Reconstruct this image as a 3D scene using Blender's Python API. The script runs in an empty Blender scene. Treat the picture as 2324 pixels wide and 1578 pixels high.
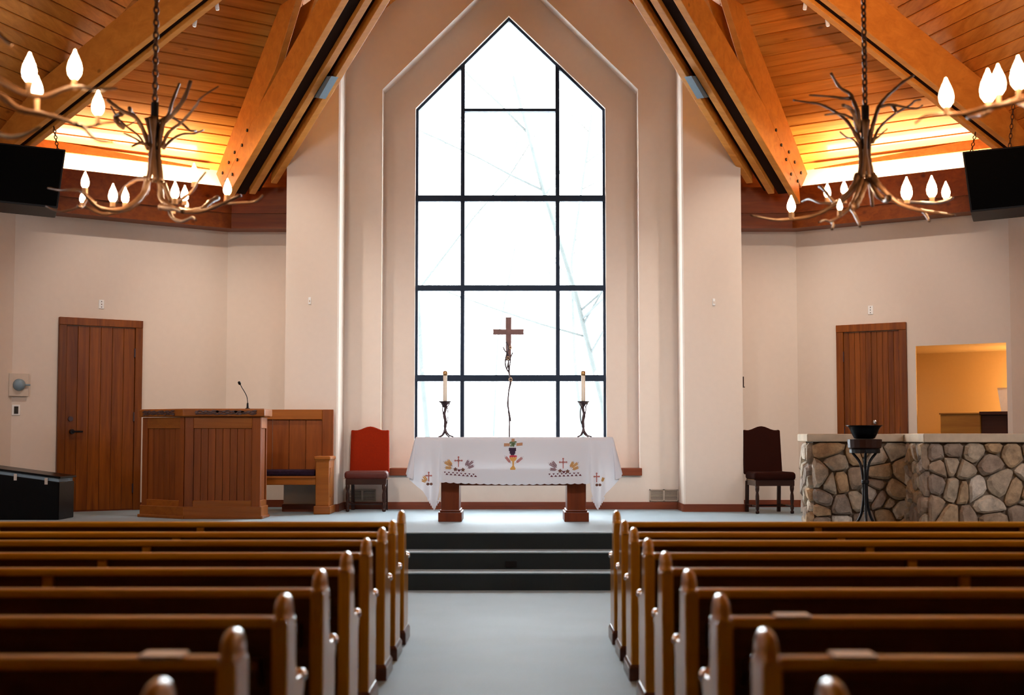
import bpy, bmesh, math, random
from mathutils import Vector, Matrix, Euler

sc = bpy.context.scene
COL = sc.collection
random.seed(7)
V = Vector

# ------------------------------------------------------------------ camera
FPX = 3228.0
CAMH = 1.42
PITCH = math.atan(203.0 / FPX)
YAW = math.atan(8.0 / FPX)
cam_d = bpy.data.cameras.new('camera')
cam_d.sensor_width = 36.0
cam_d.lens = FPX / 2324.0 * 36.0
cam_d.clip_start = 0.1
cam_d.clip_end = 300
cam_d.dof.use_dof = True
cam_d.dof.focus_distance = 17.0
cam_d.dof.aperture_fstop = 2.0
cam = bpy.data.objects.new('camera', cam_d)
COL.objects.link(cam)
cam.location = (0, 0, CAMH)
cam.rotation_euler = Euler((math.pi / 2 + PITCH, 0, YAW), 'XYZ')
sc.camera = cam
CAMM = cam.rotation_euler.to_matrix()
CAMO = V((0, 0, CAMH))

# ------------------------------------------------------------------ world, exposure
world = bpy.data.worlds.new('overcast_sky')
sc.world = world
world.use_nodes = True
wn = world.node_tree.nodes
wn['Background'].inputs[0].default_value = (0.90, 0.95, 1.0, 1)
wn['Background'].inputs[1].default_value = 16.0
sc.view_settings.view_transform = 'Standard'
sc.view_settings.look = 'None'
sc.view_settings.gamma = 1.0
sc.view_settings.use_curve_mapping = False
sc.view_settings.exposure = 0.45
cy = sc.cycles
cy.use_denoising = True
cy.filter_width = 1.1
cy.use_adaptive_sampling = True
cy.adaptive_threshold = 0.025
cy.max_bounces = 6
cy.diffuse_bounces = 3
cy.glossy_bounces = 3
cy.transmission_bounces = 4
cy.transparent_max_bounces = 10
cy.sample_clamp_indirect = 6.0
cy.caustics_reflective = False
cy.caustics_refractive = False


def area_light(name, loc, target, sx, sy, power, col):
    d = bpy.data.lights.new(name, 'AREA')
    d.shape = 'RECTANGLE'
    d.size = sx
    d.size_y = sy
    d.energy = power
    d.color = col
    o = bpy.data.objects.new(name, d)
    COL.objects.link(o)
    o.location = loc
    o.rotation_euler = (V(target) - V(loc)).to_track_quat('-Z', 'Y').to_euler()
    return o


def spot_light(name, loc, target, power, col, angle, blend=0.6, rad=0.08):
    d = bpy.data.lights.new(name, 'SPOT')
    d.energy = power
    d.color = col
    d.spot_size = math.radians(angle)
    d.spot_blend = blend
    d.shadow_soft_size = rad
    o = bpy.data.objects.new(name, d)
    COL.objects.link(o)
    o.location = loc
    o.rotation_euler = (V(target) - V(loc)).to_track_quat('-Z', 'Y').to_euler()
    return o


WARM = (1.0, 0.90, 0.80)
# unseen fill lights added at both nave sides; no windows are built there
area_light('nave_side_fill', (-6.9, 10.2, 3.6), (1.0, 18.2, 2.2), 3.0, 1.6, 100, (0.95, 0.96, 1.0))
area_light('nave_side_fill', (6.8, 10.2, 3.6), (-1.1, 18.2, 2.2), 3.0, 1.6, 100, (0.95, 0.96, 1.0))
# unseen spots added to brighten the chancel walls; no fixtures hang there
for sx in (-1, 1):
    spot_light('chancel_fill', (sx * 2.9 - .05, 10.2, 5.0), (sx * 2.5, 18.3, 2.7), 290, WARM, 42, 0.9, 0.25)
    spot_light('chancel_fill', (sx * 1.4 - .05, 10.4, 5.1), (sx * 5.0, 18.0, 2.5), 60, WARM, 42, 0.9, 0.25)
spot_light('altar_fill', (-.05, 9.6, 5.6), (-.05, 17.0, 2.1), 850, (0.96, 0.97, 1.0), 44, 0.9, 0.3)  # unseen spot added to brighten the altar cloth and niche
# unseen warm spot added to turn the right-hand roof beam bright orange
spot_light('beam_fill', (2.6, 8.4, 4.6), (4.4, 15.6, 6.2), 1000, (1.0, 0.50, 0.20), 36, 0.9, 0.2)


# ------------------------------------------------------------------ picture measurements -> points
def ray(px, py):
    d = V(((px - 1162.0) / FPX, (789.0 - py) / FPX, -1.0))
    return CAMM @ d


def at(px, py, Y):
    d = ray(px, py)
    return CAMO + d * (Y / d.y)


def on_plane(px, py, p, n):
    d = ray(px, py)
    return CAMO + d * ((V(p) - CAMO).dot(V(n)) / d.dot(V(n)))


XC = -0.05


def mir(p):
    return V((2 * XC - p[0], p[1], p[2]))


# ------------------------------------------------------------------ mesh helpers
class MB:
    def __init__(self):
        self.v = []
        self.f = []

    def face(self, pts):
        b = len(self.v)
        self.v += [V(p) for p in pts]
        self.f.append(list(range(b, b + len(pts))))
        return self

    def box(self, c, s, rot=None):
        b = len(self.v)
        h = V(s) / 2
        for dx, dy, dz in ((-1, -1, -1), (1, -1, -1), (1, 1, -1), (-1, 1, -1), (-1, -1, 1), (1, -1, 1), (1, 1, 1), (-1, 1, 1)):
            p = V((dx * h.x, dy * h.y, dz * h.z))
            if rot is not None:
                p = rot @ p
            self.v.append(p + V(c))
        for q in ((0, 3, 2, 1), (4, 5, 6, 7), (0, 1, 5, 4), (1, 2, 6, 5), (2, 3, 7, 6), (3, 0, 4, 7)):
            self.f.append([b + i for i in q])
        return self

    def bx(self, x0, x1, y0, y1, z0, z1):
        return self.box(((x0 + x1) / 2, (y0 + y1) / 2, (z0 + z1) / 2), (abs(x1 - x0), abs(y1 - y0), abs(z1 - z0)))

    def prism(self, poly, vec):
        b = len(self.v)
        n = len(poly)
        vec = V(vec)
        self.v += [V(p) for p in poly] + [V(p) + vec for p in poly]
        self.f.append([b + i for i in range(n)][::-1])
        self.f.append([b + n + i for i in range(n)])
        for i in range(n):
            j = (i + 1) % n
            self.f.append([b + i, b + j, b + n + j, b + n + i])
        return self

    def tube(self, pts, r, n=6, cap=True):
        pts = [V(p) for p in pts]
        if not isinstance(r, (list, tuple)):
            r = [r] * len(pts)
        b = len(self.v)
        up = V((0, 0, 1))
        prev = None
        for i, p in enumerate(pts):
            t = (pts[min(i + 1, len(pts) - 1)] - pts[max(i - 1, 0)])
            if t.length < 1e-9:
                t = V((0, 0, 1))
            t.normalize()
            if prev is None:
                a = t.orthogonal().normalized()
            else:
                a = (prev - t * prev.dot(t))
                a = a.normalized() if a.length > 1e-6 else t.orthogonal().normalized()
            prev = a
            c = t.cross(a)
            for k in range(n):
                w = 2 * math.pi * k / n
                self.v.append(p + (a * math.cos(w) + c * math.sin(w)) * r[i])
        for i in range(len(pts) - 1):
            for k in range(n):
                k2 = (k + 1) % n
                self.f.append([b + i * n + k, b + i * n + k2, b + (i + 1) * n + k2, b + (i + 1) * n + k])
        if cap:
            self.f.append([b + k for k in range(n)][::-1])
            e = b + (len(pts) - 1) * n
            self.f.append([e + k for k in range(n)])
        return self

    def lathe(self, c, prof, n=12, mat=None):
        b = len(self.v)
        c = V(c)
        for r, z in prof:
            for k in range(n):
                w = 2 * math.pi * k / n
                p = V((r * math.cos(w), r * math.sin(w), z))
                if mat is not None:
                    p = mat @ p
                self.v.append(c + p)
        for i in range(len(prof) - 1):
            for k in range(n):
                k2 = (k + 1) % n
                self.f.append([b + i * n + k, b + i * n + k2, b + (i + 1) * n + k2, b + (i + 1) * n + k])
        self.f.append([b + k for k in range(n)][::-1])
        e = b + (len(prof) - 1) * n
        self.f.append([e + k for k in range(n)])
        return self

    def link(self, c, ax_long, ax_side, L, W, r, n=10, m=5):
        b = len(self.v)
        a1, a2 = V(ax_long), V(ax_side)
        a3 = a1.cross(a2)
        for i in range(n):
            w = 2 * math.pi * i / n
            cen = V(c) + a1 * (L * math.cos(w)) + a2 * (W * math.sin(w))
            out = (a1 * math.cos(w) * W + a2 * math.sin(w) * L).normalized()
            for k in range(m):
                q = 2 * math.pi * k / m
                self.v.append(cen + (out * math.cos(q) + a3 * math.sin(q)) * r)
        for i in range(n):
            for k in range(m):
                i2, k2 = (i + 1) % n, (k + 1) % m
                self.f.append([b + i * m + k, b + i2 * m + k, b + i2 * m + k2, b + i * m + k2])
        return self

    def build(self, name, mat=None, parent=None, smooth=False, bevel=0, seg=2, org=None, weld=False):
        me = bpy.data.meshes.new(name)
        o3 = V(org) if org is not None else V((0, 0, 0))
        me.from_pydata([tuple(p - o3) for p in self.v], [], self.f)
        bm = bmesh.new()
        bm.from_mesh(me)
        if weld:
            bmesh.ops.remove_doubles(bm, verts=bm.verts, dist=1e-5)
        bmesh.ops.recalc_face_normals(bm, faces=bm.faces)
        if bevel:
            es = [e for e in bm.edges if len(e.link_faces) == 2 and e.calc_face_angle(0) > 0.5]
            bmesh.ops.bevel(bm, geom=es, offset=bevel, segments=seg, profile=0.5, affect='EDGES', clamp_overlap=True)
        if smooth:
            for f in bm.faces:
                f.smooth = True
        bm.to_mesh(me)
        bm.free()
        if mat is not None:
            me.materials.append(mat)
        o = bpy.data.objects.new(name, me)
        COL.objects.link(o)
        if parent is not None:
            o.parent = parent
        return o


def thing(name, label, cat, loc=(0, 0, 0), rotz=0.0, group=None):
    o = bpy.data.objects.new(name, None)
    o.empty_display_size = 0.1
    COL.objects.link(o)
    o.location = loc
    o.rotation_euler = (0, 0, rotz)
    o['label'] = label
    o['category'] = cat
    if group:
        o['group'] = group
    return o


def tag(o, label, cat, group=None):
    o['label'] = label
    o['category'] = cat
    if group:
        o['group'] = group
    return o


def struct(o):
    o['kind'] = 'structure'
    return o


def shell(name):
    o = bpy.data.objects.new(name, None)
    o.empty_display_size = 0.1
    COL.objects.link(o)
    o['kind'] = 'structure'
    return o


def copy_tree(o, parent=None):
    c = o.copy()
    COL.objects.link(c)
    c.parent = parent
    for ch in list(o.children):
        copy_tree(ch, c)
    return c


def chaikin(poly, it=1):
    for _ in range(it):
        q = []
        n = len(poly)
        for i in range(n):
            a, b = poly[i], poly[(i + 1) % n]
            q += [a * 0.75 + b * 0.25, a * 0.25 + b * 0.75]
        poly = q
    return poly


def smooth_path(pts, sub=4):
    pts = [V(p) for p in pts]
    if len(pts) < 3:
        return pts
    out = []
    for i in range(len(pts) - 1):
        p0, p1, p2, p3 = pts[max(i - 1, 0)], pts[i], pts[i + 1], pts[min(i + 2, len(pts) - 1)]
        for k in range(sub):
            t = k / sub
            out.append(0.5 * ((2 * p1) + (p2 - p0) * t + (2 * p0 - 5 * p1 + 4 * p2 - p3) * t * t + (3 * p1 - p0 - 3 * p2 + p3) * t ** 3))
    out.append(pts[-1])
    return out


# ------------------------------------------------------------------ materials
def new_mat(name):
    m = bpy.data.materials.new(name)
    m.use_nodes = True
    nt = m.node_tree
    return m, nt, nt.nodes['Principled BSDF']


def plain(name, col, rough=0.5, metal=0.0, coat=0.0, spec=0.5, noise=0.06, scale=30.0, bump=0.0):
    m, nt, b = new_mat(name)
    tc = nt.nodes.new('ShaderNodeTexCoord')
    no = nt.nodes.new('ShaderNodeTexNoise')
    no.inputs['Scale'].default_value = scale
    no.inputs['Detail'].default_value = 4
    nt.links.new(tc.outputs['Object'], no.inputs['Vector'])
    mx = nt.nodes.new('ShaderNodeMix')
    mx.data_type = 'RGBA'
    mx.inputs[6].default_value = (*[max(0, c * (1 - noise)) for c in col], 1)
    mx.inputs[7].default_value = (*[min(1, c * (1 + noise)) for c in col], 1)
    nt.links.new(no.outputs['Fac'], mx.inputs[0])
    nt.links.new(mx.outputs[2], b.inputs['Base Color'])
    b.inputs['Roughness'].default_value = rough
    b.inputs['Metallic'].default_value = metal
    b.inputs['Coat Weight'].default_value = coat
    b.inputs['Specular IOR Level'].default_value = spec
    if bump:
        bp = nt.nodes.new('ShaderNodeBump')
        bp.inputs['Strength'].default_value = bump
        bp.inputs['Distance'].default_value = 0.01
        nt.links.new(no.outputs['Fac'], bp.inputs['Height'])
        nt.links.new(bp.outputs['Normal'], b.inputs['Normal'])
    return m


def wood(name, c1, c2, axis=0, rotz=0.0, rough=0.35, coat=0.0, coat_rough=0.1, vary=0.25, spec=0.25, scale=9.0, knots=True):
    """grain stretched along one axis of the object's own space; each board (object) gets its own tone"""
    m, nt, b = new_mat(name)
    N, L = nt.nodes, nt.links
    tc = N.new('ShaderNodeTexCoord')
    oi = N.new('ShaderNodeObjectInfo')
    mp1 = N.new('ShaderNodeMapping')
    mp1.inputs['Rotation'].default_value = (0, 0, rotz)
    mp2 = N.new('ShaderNodeMapping')
    s = [scale, scale, scale]
    s[axis] = scale * 0.06
    mp2.inputs['Scale'].default_value = s
    ad = N.new('ShaderNodeVectorMath')
    ad.operation = 'SCALE'
    ad.inputs[0].default_value = (13.0, 17.0, 11.0)
    L.new(oi.outputs['Random'], ad.inputs['Scale'])
    L.new(ad.outputs[0], mp2.inputs['Location'])
    L.new(tc.outputs['Object'], mp1.inputs['Vector'])
    L.new(mp1.outputs[0], mp2.inputs['Vector'])
    no = N.new('ShaderNodeTexNoise')
    no.inputs['Scale'].default_value = 1.6
    no.inputs['Detail'].default_value = 6
    no.inputs['Roughness'].default_value = 0.65
    no.inputs['Distortion'].default_value = 0.6
    L.new(mp2.outputs[0], no.inputs['Vector'])
    rp = N.new('ShaderNodeValToRGB')
    rp.color_ramp.elements[0].position = 0.32
    rp.color_ramp.elements[0].color = (*c2, 1)
    rp.color_ramp.elements[1].position = 0.66
    rp.color_ramp.elements[1].color = (*c1, 1)
    L.new(no.outputs['Fac'], rp.inputs['Fac'])
    hs = N.new('ShaderNodeHueSaturation')
    mr = N.new('ShaderNodeMapRange')
    mr.inputs['To Min'].default_value = 1 - vary
    mr.inputs['To Max'].default_value = 1 + vary * 0.6
    L.new(oi.outputs['Random'], mr.inputs['Value'])
    L.new(mr.outputs[0], hs.inputs['Value'])
    L.new(rp.outputs['Color'], hs.inputs['Color'])
    outc = hs.outputs['Color']
    if knots:
        vo = N.new('ShaderNodeTexVoronoi')
        vo.inputs['Scale'].default_value = 2.6
        mpk = N.new('ShaderNodeMapping')
        sk = [1, 1, 1]
        sk[axis] = 0.55
        mpk.inputs['Scale'].default_value = sk
        L.new(ad.outputs[0], mpk.inputs['Location'])
        L.new(mp1.outputs[0], mpk.inputs['Vector'])
        L.new(mpk.outputs[0], vo.inputs['Vector'])
        kr = N.new('ShaderNodeMapRange')
        kr.inputs['From Min'].default_value = 0.03
        kr.inputs['From Max'].default_value = 0.085
        kr.inputs['To Min'].default_value = 0.45
        kr.inputs['To Max'].default_value = 1.0
        L.new(vo.outputs['Distance'], kr.inputs['Value'])
        mu = N.new('ShaderNodeMix')
        mu.data_type = 'RGBA'
        mu.blend_type = 'MULTIPLY'
        mu.inputs[0].default_value = 1.0
        L.new(outc, mu.inputs[6])
        L.new(kr.outputs[0], mu.inputs[7])
        outc = mu.outputs[2]
    L.new(outc, b.inputs['Base Color'])
    b.inputs['Roughness'].default_value = rough
    b.inputs['Specular IOR Level'].default_value = spec
    b.inputs['Coat Weight'].default_value = coat
    b.inputs['Coat Roughness'].default_value = coat_rough
    bp = N.new('ShaderNodeBump')
    bp.inputs['Strength'].default_value = 0.08
    bp.inputs['Distance'].default_value = 0.004
    L.new(no.outputs['Fac'], bp.inputs['Height'])
    L.new(bp.outputs['Normal'], b.inputs['Normal'])
    return m


def emit(name, col, strength):
    m = bpy.data.materials.new(name)
    m.use_nodes = True
    nt = m.node_tree
    nt.nodes.remove(nt.nodes['Principled BSDF'])
    e = nt.nodes.new('ShaderNodeEmission')
    e.inputs[0].default_value = (*col, 1)
    e.inputs[1].default_value = strength
    nt.links.new(e.outputs[0], nt.nodes['Material Output'].inputs[0])
    return m


def carpet(name, c1, c2):
    m, nt, b = new_mat(name)
    N, L = nt.nodes, nt.links
    tc = N.new('ShaderNodeTexCoord')
    n1 = N.new('ShaderNodeTexNoise')
    n1.inputs['Scale'].default_value = 260
    n1.inputs['Detail'].default_value = 3
    n2 = N.new('ShaderNodeTexNoise')
    n2.inputs['Scale'].default_value = 2.2
    n2.inputs['Detail'].default_value = 4
    L.new(tc.outputs['Object'], n1.inputs['Vector'])
    L.new(tc.outputs['Object'], n2.inputs['Vector'])
    mt = N.new('ShaderNodeMath')
    mt.operation = 'MULTIPLY_ADD'
    mt.inputs[1].default_value = 0.6
    L.new(n1.outputs['Fac'], mt.inputs[0])
    m3 = N.new('ShaderNodeMath')
    m3.operation = 'MULTIPLY'
    m3.inputs[1].default_value = 0.4
    L.new(n2.outputs['Fac'], m3.inputs[0])
    L.new(m3.outputs[0], mt.inputs[2])
    rp = N.new('ShaderNodeValToRGB')
    rp.color_ramp.elements[0].position = 0.35
    rp.color_ramp.elements[0].color = (*c1, 1)
    rp.color_ramp.elements[1].position = 0.65
    rp.color_ramp.elements[1].color = (*c2, 1)
    L.new(mt.outputs[0], rp.inputs['Fac'])
    L.new(rp.outputs['Color'], b.inputs['Base Color'])
    b.inputs['Roughness'].default_value = 0.6
    b.inputs['Specular IOR Level'].default_value = 0.5
    b.inputs['Sheen Weight'].default_value = 0.6
    b.inputs['Sheen Roughness'].default_value = 0.4
    b.inputs['Sheen Tint'].default_value = (0.8, 0.92, 1.0, 1)
    bp = N.new('ShaderNodeBump')
    bp.inputs['Strength'].default_value = 0.25
    bp.inputs['Distance'].default_value = 0.004
    L.new(n1.outputs['Fac'], bp.inputs['Height'])
    L.new(bp.outputs['Normal'], b.inputs['Normal'])
    return m


def stone_mat(name, cols, rough=0.85):
    m, nt, b = new_mat(name)
    N, L = nt.nodes, nt.links
    oi = N.new('ShaderNodeObjectInfo')
    rp = N.new('ShaderNodeValToRGB')
    rp.color_ramp.interpolation = 'CONSTANT'
    el = rp.color_ramp.elements
    el[0].color = (*cols[0], 1)
    el[1].position = 1.0 / len(cols)
    el[1].color = (*cols[1], 1)
    for i in range(2, len(cols)):
        e = el.new(i / len(cols))
        e.color = (*cols[i], 1)
    L.new(oi.outputs['Random'], rp.inputs['Fac'])
    tc = N.new('ShaderNodeTexCoord')
    no = N.new('ShaderNodeTexNoise')
    no.inputs['Scale'].default_value = 9
    no.inputs['Detail'].default_value = 7
    no.inputs['Roughness'].default_value = 0.7
    L.new(tc.outputs['Object'], no.inputs['Vector'])
    mr = N.new('ShaderNodeMapRange')
    mr.inputs['From Min'].default_value = 0.3
    mr.inputs['From Max'].default_value = 0.7
    mr.inputs['To Min'].default_value = 0.55
    mr.inputs['To Max'].default_value = 1.35
    L.new(no.outputs['Fac'], mr.inputs['Value'])
    mu = N.new('ShaderNodeMix')
    mu.data_type = 'RGBA'
    mu.blend_type = 'MULTIPLY'
    mu.inputs[0].default_value = 1.0
    L.new(rp.outputs['Color'], mu.inputs[6])
    L.new(mr.outputs[0], mu.inputs[7])
    L.new(mu.outputs[2], b.inputs['Base Color'])
    b.inputs['Roughness'].default_value = rough
    bp = N.new('ShaderNodeBump')
    bp.inputs['Strength'].default_value = 0.7
    bp.inputs['Distance'].default_value = 0.02
    L.new(no.outputs['Fac'], bp.inputs['Height'])
    L.new(bp.outputs['Normal'], b.inputs['Normal'])
    return m


ROT_L = -math.atan2(0.6, 0.8)
ROT_R = math.atan2(0.6, 0.8)
PL1, PL2 = (0.74, 0.28, 0.045), (0.52, 0.165, 0.02)
M = {
    'paint': plain('wall_paint', (0.73, 0.61, 0.515), 0.85, noise=0.03, scale=14, bump=0.03, spec=0.2),
    'carpet': carpet('blue_grey_carpet', (0.135, 0.215, 0.26), (0.20, 0.295, 0.345)),
    'riser': carpet('shaded_riser_carpet', (0.002, 0.009, 0.012), (0.005, 0.016, 0.020)),  # floor carpet again, with the risers' shade put into its colour
    'plank_l': wood('ceiling_board_left', PL1, PL2, 0, ROT_L, 0.42, 0.15, vary=0.22),
    'plank_r': wood('ceiling_board_right', PL1, PL2, 0, ROT_R, 0.42, 0.15, vary=0.22),
    'plank_y': wood('ceiling_board_gable', PL1, PL2, 1, 0, 0.42, 0.15, vary=0.22),
    'backing': plain('dark_roof_backing', (0.05, 0.02, 0.008), 0.8),
    'beam': wood('glulam_beam', (0.74, 0.29, 0.045), (0.58, 0.20, 0.028), 0, 0, 0.45, 0.1, vary=0.12, scale=5),
    'gap_shade': plain('beam_gap_shade', (0.020, 0.007, 0.003), 0.8, spec=0.1),  # near-black, stands in for the shade between the beam plies
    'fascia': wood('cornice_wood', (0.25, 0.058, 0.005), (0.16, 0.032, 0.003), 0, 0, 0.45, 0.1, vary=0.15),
    'wedge': wood('frieze_wood', (0.66, 0.26, 0.06), (0.5, 0.17, 0.035), 0, 0, 0.45, 0.1, vary=0.1),
    'base': wood('baseboard_wood', (0.22, 0.05, 0.016), (0.14, 0.028, 0.009), 0, 0, 0.4, 0.2, vary=0.1, knots=False),
    'pew': wood('pew_oak_length', (0.66, 0.33, 0.010), (0.48, 0.21, 0.006), 0, 0, 0.36, 0.08, 0.2, vary=0.12, knots=False),
    'pew_v': wood('pew_oak_upright', (0.64, 0.30, 0.018), (0.48, 0.20, 0.010), 2, 0, 0.3, 0.7, 0.10, vary=0.12, knots=False),
    'pew_shaded': wood('pew_oak_shaded', (0.13, 0.048, 0.012), (0.075, 0.025, 0.006), 0, 0, 0.4, 0.2, 0.2, vary=0.12, knots=False),  # same oak, darkened for the shade below the top rail
    'plinth': plain('pew_foot_wood', (0.10, 0.028, 0.014), 0.35, coat=0.4),
    'pulpit': wood('pulpit_cherry', (0.28, 0.070, 0.010), (0.19, 0.043, 0.006), 2, 0, 0.38, 0.15, 0.2, vary=0.14, knots=False),
    'pulpit_h': wood('pulpit_cherry_length', (0.36, 0.105, 0.010), (0.25, 0.066, 0.006), 0, 0, 0.38, 0.15, 0.2, vary=0.1, knots=False),
    'door': wood('door_fir', (0.25, 0.064, 0.004), (0.13, 0.028, 0.002), 2, 0, 0.45, 0.05, 0.2, vary=0.3, knots=False),
    'altar': wood('altar_cherry', (0.16, 0.028, 0.005), (0.10, 0.016, 0.003), 2, 0, 0.4, 0.1, 0.2, vary=0.1, knots=False),
    'frame': plain('dark_window_metal', (0.014, 0.024, 0.045), 0.6, spec=0.2),
    'white': plain('white_plastic', (0.85, 0.83, 0.80), 0.4),
    'offwhite': plain('cream_plastic', (0.62, 0.50, 0.40), 0.5),
    'black': plain('black_plastic', (0.004, 0.004, 0.005), 0.5, spec=0.3),
    'grille': plain('black_speaker_cloth', (0.003, 0.003, 0.003), 0.95, spec=0.05, scale=200),
    'gloss_black': plain('black_lacquer', (0.002, 0.002, 0.0025), 0.28, spec=0.12),
    'chrome': plain('chrome', (0.75, 0.77, 0.8), 0.15, metal=1.0),
    'arm_glint': plain('arm_glint_metal', (0.92, 0.92, 0.93), 0.12, metal=1.0),  # metal only to give the pew arm tips their glint
    'iron': plain('black_iron', (0.012, 0.011, 0.012), 0.45, metal=0.6),
    'bronze': plain('dark_bronze', (0.07, 0.045, 0.05), 0.4, metal=0.7, bump=0.2),
    'steel': plain('grey_steel_plate', (0.22, 0.30, 0.36), 0.5, metal=0.2),
    'chain': plain('rusty_chain', (0.10, 0.045, 0.02), 0.4, metal=0.6),
    'branch': plain('driftwood_branch', (0.11, 0.055, 0.026), 0.5, noise=0.5, scale=18, bump=0.3, coat=0.2),
    'sleeve': plain('candle_sleeve', (0.55, 0.36, 0.22), 0.5),
    'bulb': emit('flame_bulb', (1.0, 0.60, 0.30), 80.0),
    'wax': plain('ivory_wax', (0.80, 0.70, 0.56), 0.5),
    'brass': plain('brass_cap', (0.45, 0.25, 0.10), 0.35, metal=0.8),
    'red': plain('red_velvet', (0.23, 0.014, 0.002), 0.9, spec=0.08, noise=0.18, scale=60),
    'red_dark': plain('oxblood_leather', (0.085, 0.012, 0.006), 0.5, spec=0.25, noise=0.12),
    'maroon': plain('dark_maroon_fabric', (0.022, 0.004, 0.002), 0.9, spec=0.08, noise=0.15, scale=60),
    'dark_wood': plain('dark_turned_wood', (0.03, 0.008, 0.004), 0.35, coat=0.15, spec=0.25),
    'purple': plain('purple_brocade', (0.022, 0.009, 0.020), 0.85, spec=0.1, noise=0.9, scale=45),
    'slab': plain('sandstone_slab', (0.62, 0.50, 0.36), 0.8, noise=0.3, scale=7, bump=0.6),
    'mortar': plain('dark_mortar', (0.20, 0.145, 0.10), 0.95, noise=0.3, scale=20, bump=0.3),
    'stone': stone_mat('field_stone', [(0.50, 0.35, 0.21), (0.40, 0.29, 0.20), (0.64, 0.54, 0.42), (0.36, 0.28, 0.22), (0.54, 0.35, 0.19), (0.50, 0.40, 0.29), (0.70, 0.62, 0.52), (0.36, 0.27, 0.20)]),
    'snow': plain('snow', (0.88, 0.90, 0.93), 0.8, noise=0.04, scale=1),
    'bark': plain('frosted_bark', (0.045, 0.052, 0.05), 0.9, noise=0.3, scale=6),
    'carving': plain('carved_dark_vine', (0.09, 0.045, 0.04), 0.5, noise=0.6, scale=40),
    'paper': plain('paper', (0.80, 0.78, 0.74), 0.8),
    'glossy_paper': plain('glossy_white_leaflet', (0.93, 0.93, 0.95), 0.4, coat=0.3, spec=0.6),
    'book': plain('dark_book_cover', (0.03, 0.008, 0.008), 0.5),
    'organ': wood('organ_walnut', (0.36, 0.14, 0.012), (0.25, 0.085, 0.006), 0, 0, 0.5, 0.0, vary=0.1, knots=False),
    'organ_dark': wood('organ_walnut_dark', (0.05, 0.010, 0.002), (0.03, 0.006, 0.001), 0, 0, 0.6, 0.0, vary=0.1, knots=False),
    'amber': plain('amber_paint', (0.68, 0.46, 0.20), 0.85, noise=0.03),
    'track': emit('lit_spot_face', (1.0, 0.9, 0.75), 6.0),
    'cove': emit('cove_tube', (1.0, 0.80, 0.50), 6.0),
    'vent': plain('painted_vent_metal', (0.46, 0.36, 0.28), 0.5),
    'vent_dark': plain('vent_duct_dark', (0.03, 0.025, 0.02), 0.9),
}


def glass_mat():
    m = bpy.data.materials.new('window_glass')
    m.use_nodes = True
    nt = m.node_tree
    nt.nodes.remove(nt.nodes['Principled BSDF'])
    t = nt.nodes.new('ShaderNodeBsdfTransparent')
    t.inputs[0].default_value = (0.96, 0.98, 0.98, 1)
    g = nt.nodes.new('ShaderNodeBsdfGlossy')
    g.inputs['Roughness'].default_value = 0.02
    x = nt.nodes.new('ShaderNodeMixShader')
    x.inputs[0].default_value = 0.05
    nt.links.new(t.outputs[0], x.inputs[1])
    nt.links.new(g.outputs[0], x.inputs[2])
    nt.links.new(x.outputs[0], nt.nodes['Material Output'].inputs[0])
    return m


M['glass'] = glass_mat()


def cloth_mat():
    m, nt, b = new_mat('white_altar_linen')
    N, L = nt.nodes, nt.links
    b.inputs['Base Color'].default_value = (0.92, 0.90, 0.93, 1)
    b.inputs['Roughness'].default_value = 0.9
    tc = N.new('ShaderNodeTexCoord')
    no = N.new('ShaderNodeTexNoise')
    no.inputs['Scale'].default_value = 220
    L.new(tc.outputs['Object'], no.inputs['Vector'])
    bp = N.new('ShaderNodeBump')
    bp.inputs['Strength'].default_value = 0.1
    bp.inputs['Distance'].default_value = 0.002
    L.new(no.outputs['Fac'], bp.inputs['Height'])
    L.new(bp.outputs['Normal'], b.inputs['Normal'])
    tr = N.new('ShaderNodeBsdfTranslucent')
    tr.inputs[0].default_value = (0.93, 0.94, 0.98, 1)
    x = N.new('ShaderNodeMixShader')
    x.inputs[0].default_value = 0.35
    L.new(b.outputs[0], x.inputs[1])
    L.new(tr.outputs[0], x.inputs[2])
    L.new(x.outputs[0], N['Material Output'].inputs[0])
    return m


M['cloth'] = cloth_mat()
for k, c in {'e_brown': (0.42, 0.20, 0.10), 'e_green': (0.14, 0.19, 0.09), 'e_grape': (0.035, 0.008, 0.035), 'e_gold': (0.60, 0.30, 0.07),
             'e_red': (0.45, 0.01, 0.04), 'e_pink': (0.45, 0.15, 0.13), 'e_leaf': (0.14, 0.05, 0.03), 'e_grey': (0.24, 0.14, 0.16),
             'e_dark': (0.10, 0.008, 0.02)}.items():
    M[k] = plain('thread_' + k[2:], c, 0.7, noise=0.2, scale=300)
# ================================================================== THE ROOM
ZP = 0.48
YW, YP, YS = 18.6, 18.0, 19.2
HW = 3.86
ZE = 5.03
AL = V((XC - HW, YS, 0))
DL = V((-0.8, -0.6, 0))
NL = V((0.6, -0.8, 0))
BL = AL + DL * 2.86
CL = BL + V((-0.276, -0.961, 0)) * 3.8
AR, BR, CR = mir(AL), mir(BL), mir(CL)
DR, NR = V((0.8, -0.6, 0)), V((-0.6, -0.8, 0))
YA, ZA = 13.0, 10.1
APEX = V((XC, YA, ZA))
RIDGE = V((XC, YS, 8.42))
YB = -6.0
ZT = 5.3


def wl(px, py, side):
    """pixel on the angled wall -> (distance along it from corner A, z)"""
    p, d, n = (AL, DL, NL) if side == 'l' else (AR, DR, NR)
    q = on_plane(px, py, p, n)
    return (q - p).dot(d), q.z


def wp(side, t, z, off=0.0):
    p, d, n = (AL, DL, NL) if side == 'l' else (AR, DR, NR)
    q = p + d * t + n * off
    q.z = z
    return q


def zz(p, z):
    return V((p[0], p[1], z))


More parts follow.
